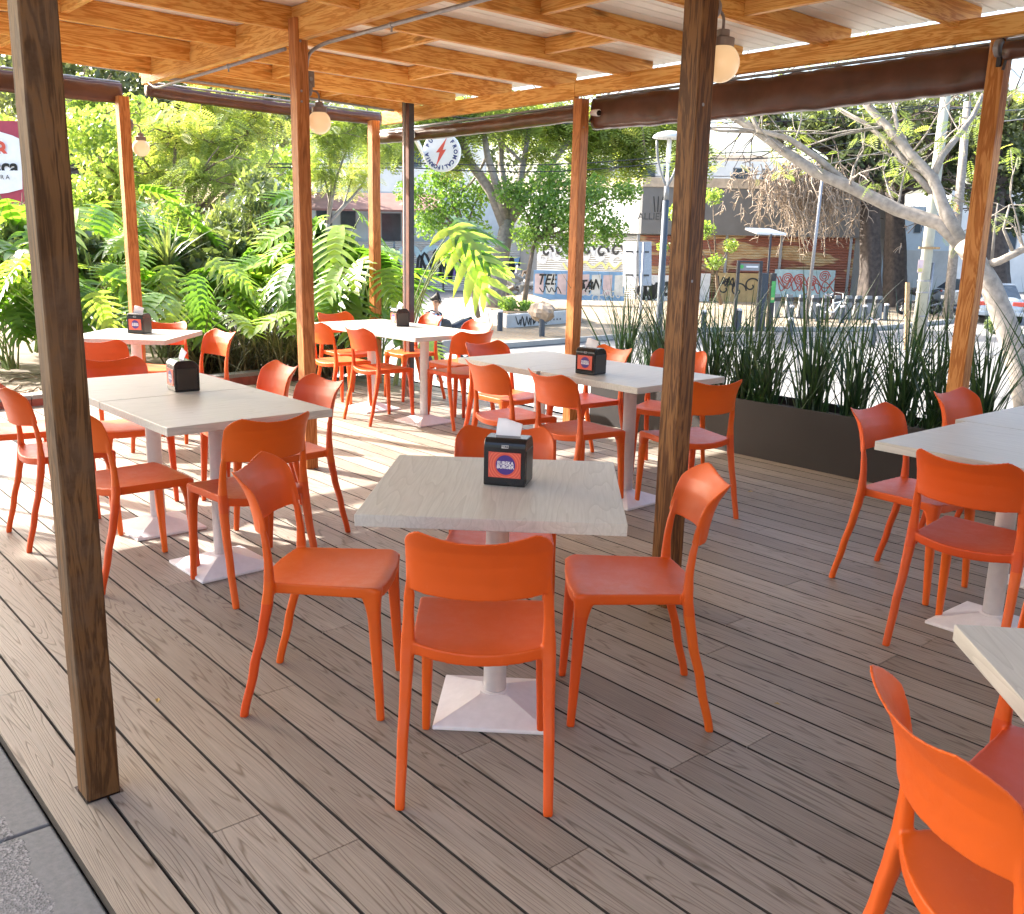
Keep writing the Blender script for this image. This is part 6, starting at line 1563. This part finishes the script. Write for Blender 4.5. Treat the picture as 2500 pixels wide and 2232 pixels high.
# ------------------------------------------------------------------ the walking person
def skin_obj(name, pts, edges, radii, mat, parent=None, sub_=2, root=0):
    me = bpy.data.meshes.new(name); me.from_pydata(pts, edges, []); o = bpy.data.objects.new(name, me); COL.objects.link(o)
    md = o.modifiers.new('skin', 'SKIN'); md.use_smooth_shade = True
    for i, r in enumerate(radii): me.skin_vertices[0].data[i].radius = (r, r) if not isinstance(r, tuple) else r
    me.skin_vertices[0].data[root].use_root = True
    s = o.modifiers.new('s', 'SUBSURF'); s.levels = sub_; s.render_levels = sub_
    bpy.context.view_layer.update(); ev = o.evaluated_get(bpy.context.evaluated_depsgraph_get()); m2 = bpy.data.meshes.new_from_object(ev)
    bpy.data.objects.remove(o); m2.materials.clear(); m2.materials.append(mat)
    for p_ in m2.polygons: p_.use_smooth = True
    o = bpy.data.objects.new(name, m2); COL.objects.link(o)
    if parent is not None: o.parent = parent
    return o
M['skin'] = simple('skin', (.42, .23, .15), .55, .06); M['shirt'] = simple('light_blue_shirt', (.38, .48, .66), .85, .06, 20); M['trousers'] = simple('dark_trousers', (.03, .03, .04), .85, .2, 20); M['hair'] = simple('dark_hair', (.02, .015, .012), .7, .3, 60)
b = gp(1058, 18.6)
t = thing('person', 'person in a light blue shirt and sunglasses with a backpack, walking past beyond the deck', 'person', b, math.atan2(-RT.y, -RT.x) + pi)   # local +x is the walking direction
t.rotation_euler[2] = math.atan2(RT.y, RT.x) - .25
S = .95
def sc_(p): return tuple(a * S for a in p)
pts = [(0, 0, .98), (0, 0, 1.12), (.01, 0, 1.30), (.02, 0, 1.44), (.035, 0, 1.53), (.05, 0, 1.60),                         # pelvis .. neck
       (.05, .0, 1.68), (.055, 0, 1.74),
       (.0, .10, .94), (.14, .10, .52), (.06, .10, .10), (.20, .10, .04), (0, -.10, .94), (-.06, -.10, .52), (-.26, -.10, .12), (-.14, -.10, .03),
       (.02, .17, 1.42), (-.06, .21, 1.16), (.06, .22, .93), (.02, -.17, 1.42), (.10, -.21, 1.16), (.26, -.20, 1.0), (.10, .225, .86), (.31, -.20, .95)]
rad = [(.13, .10), (.125, .10), (.15, .11), (.12, .09), .052, .055, (.086, .100), (.078, .090), .088, .058, .042, .032, .088, .058, .042, .032, .056, .043, .031, .056, .043, .031, .030, .030]
ed = [(0, 1), (1, 2), (2, 3), (3, 4), (4, 5), (5, 6), (6, 7), (0, 8), (8, 9), (9, 10), (10, 11), (0, 12), (12, 13), (13, 14), (14, 15), (3, 16), (16, 17), (17, 18), (18, 22), (3, 19), (19, 20), (20, 21), (21, 23)]
skin_obj('body', [sc_(p) for p in pts], ed, [tuple(x * S for x in (r if isinstance(r, tuple) else (r, r))) for r in rad], M['skin'], t)
sh = [(0, 0, 1.00), (0, 0, 1.13), (.01, 0, 1.30), (.02, 0, 1.44), (.03, 0, 1.50), (.02, .17, 1.42), (-.05, .21, 1.18), (.03, .218, 1.0), (.02, -.17, 1.42), (.095, -.21, 1.18), (.22, -.205, 1.04)]
skin_obj('shirt', [sc_(p) for p in sh], [(0, 1), (1, 2), (2, 3), (3, 4), (3, 5), (5, 6), (6, 7), (3, 8), (8, 9), (9, 10)], [tuple(x * S for x in r) for r in [(.148, .118), (.142, .115), (.166, .126), (.135, .105), (.07, .07), (.07, .07), (.055, .055), (.045, .045), (.07, .07), (.055, .055), (.045, .045)]], M['shirt'], t)
tr2 = [(0, 0, 1.02), (0, 0, .95), (0, .10, .90), (.14, .10, .52), (.07, .10, .12), (0, -.10, .90), (-.06, -.10, .52), (-.25, -.10, .14)]
skin_obj('trousers', [sc_(p) for p in tr2], [(0, 1), (1, 2), (2, 3), (3, 4), (1, 5), (5, 6), (6, 7)], [tuple(x * S for x in r) for r in [(.14, .112), (.14, .112), (.10, .10), (.072, .072), (.058, .058), (.10, .10), (.072, .072), (.058, .058)]], M['trousers'], t)
skin_obj('hair', [sc_(p) for p in [(.0, 0, 1.70), (.035, 0, 1.760), (.075, 0, 1.775)]], [(0, 1), (1, 2)], [(.070 * S, .086 * S), (.070 * S, .088 * S), (.045 * S, .06 * S)], M['hair'], t, root=1)
skin_obj('backpack', [sc_(p) for p in [(-.20, 0, 1.06), (-.22, 0, 1.22), (-.19, 0, 1.42)]], [(0, 1), (1, 2)], [(.10, .13), (.11, .13), (.08, .11)], M['g_grey'], t, root=1)
m = MB()
for sy in (-.10, .10): m.tube([sc_(p) for p in [(-.14, sy, 1.46), (.0, sy, 1.515), (.13, sy, 1.44), (.165, sy, 1.28), (.05, sy * 1.5, 1.12)]], .016, 6)
m.build('strap', M['g_black'], t, smooth=True)
m = MB(); m.box((.132 * S, -.062, 1.66 * S), (.150 * S, .062, 1.695 * S)); m.tube([(.12 * S, .065, 1.68 * S), (.03, .078, 1.685 * S)], .006, 5); m.tube([(.12 * S, -.065, 1.68 * S), (.03, -.078, 1.685 * S)], .006, 5); m.build('sunglasses', M['black'], t)
m = MB(); m.add([sc_(p) for p in [(.130, -.014, 1.665), (.130, .014, 1.665), (.164, 0, 1.635), (.130, -.016, 1.625), (.130, .016, 1.625)]], [(0, 2, 1), (0, 3, 2), (1, 2, 4), (3, 4, 2)]); m.build('nose', M['skin'], t)
for sy in (-.078, .078): m = MB(); m.tube([sc_((.035, sy, 1.64)), sc_((.038, sy * 1.04, 1.665)), sc_((.03, sy, 1.69))], .013, 6); m.build('ear', M['skin'], t, smooth=True)
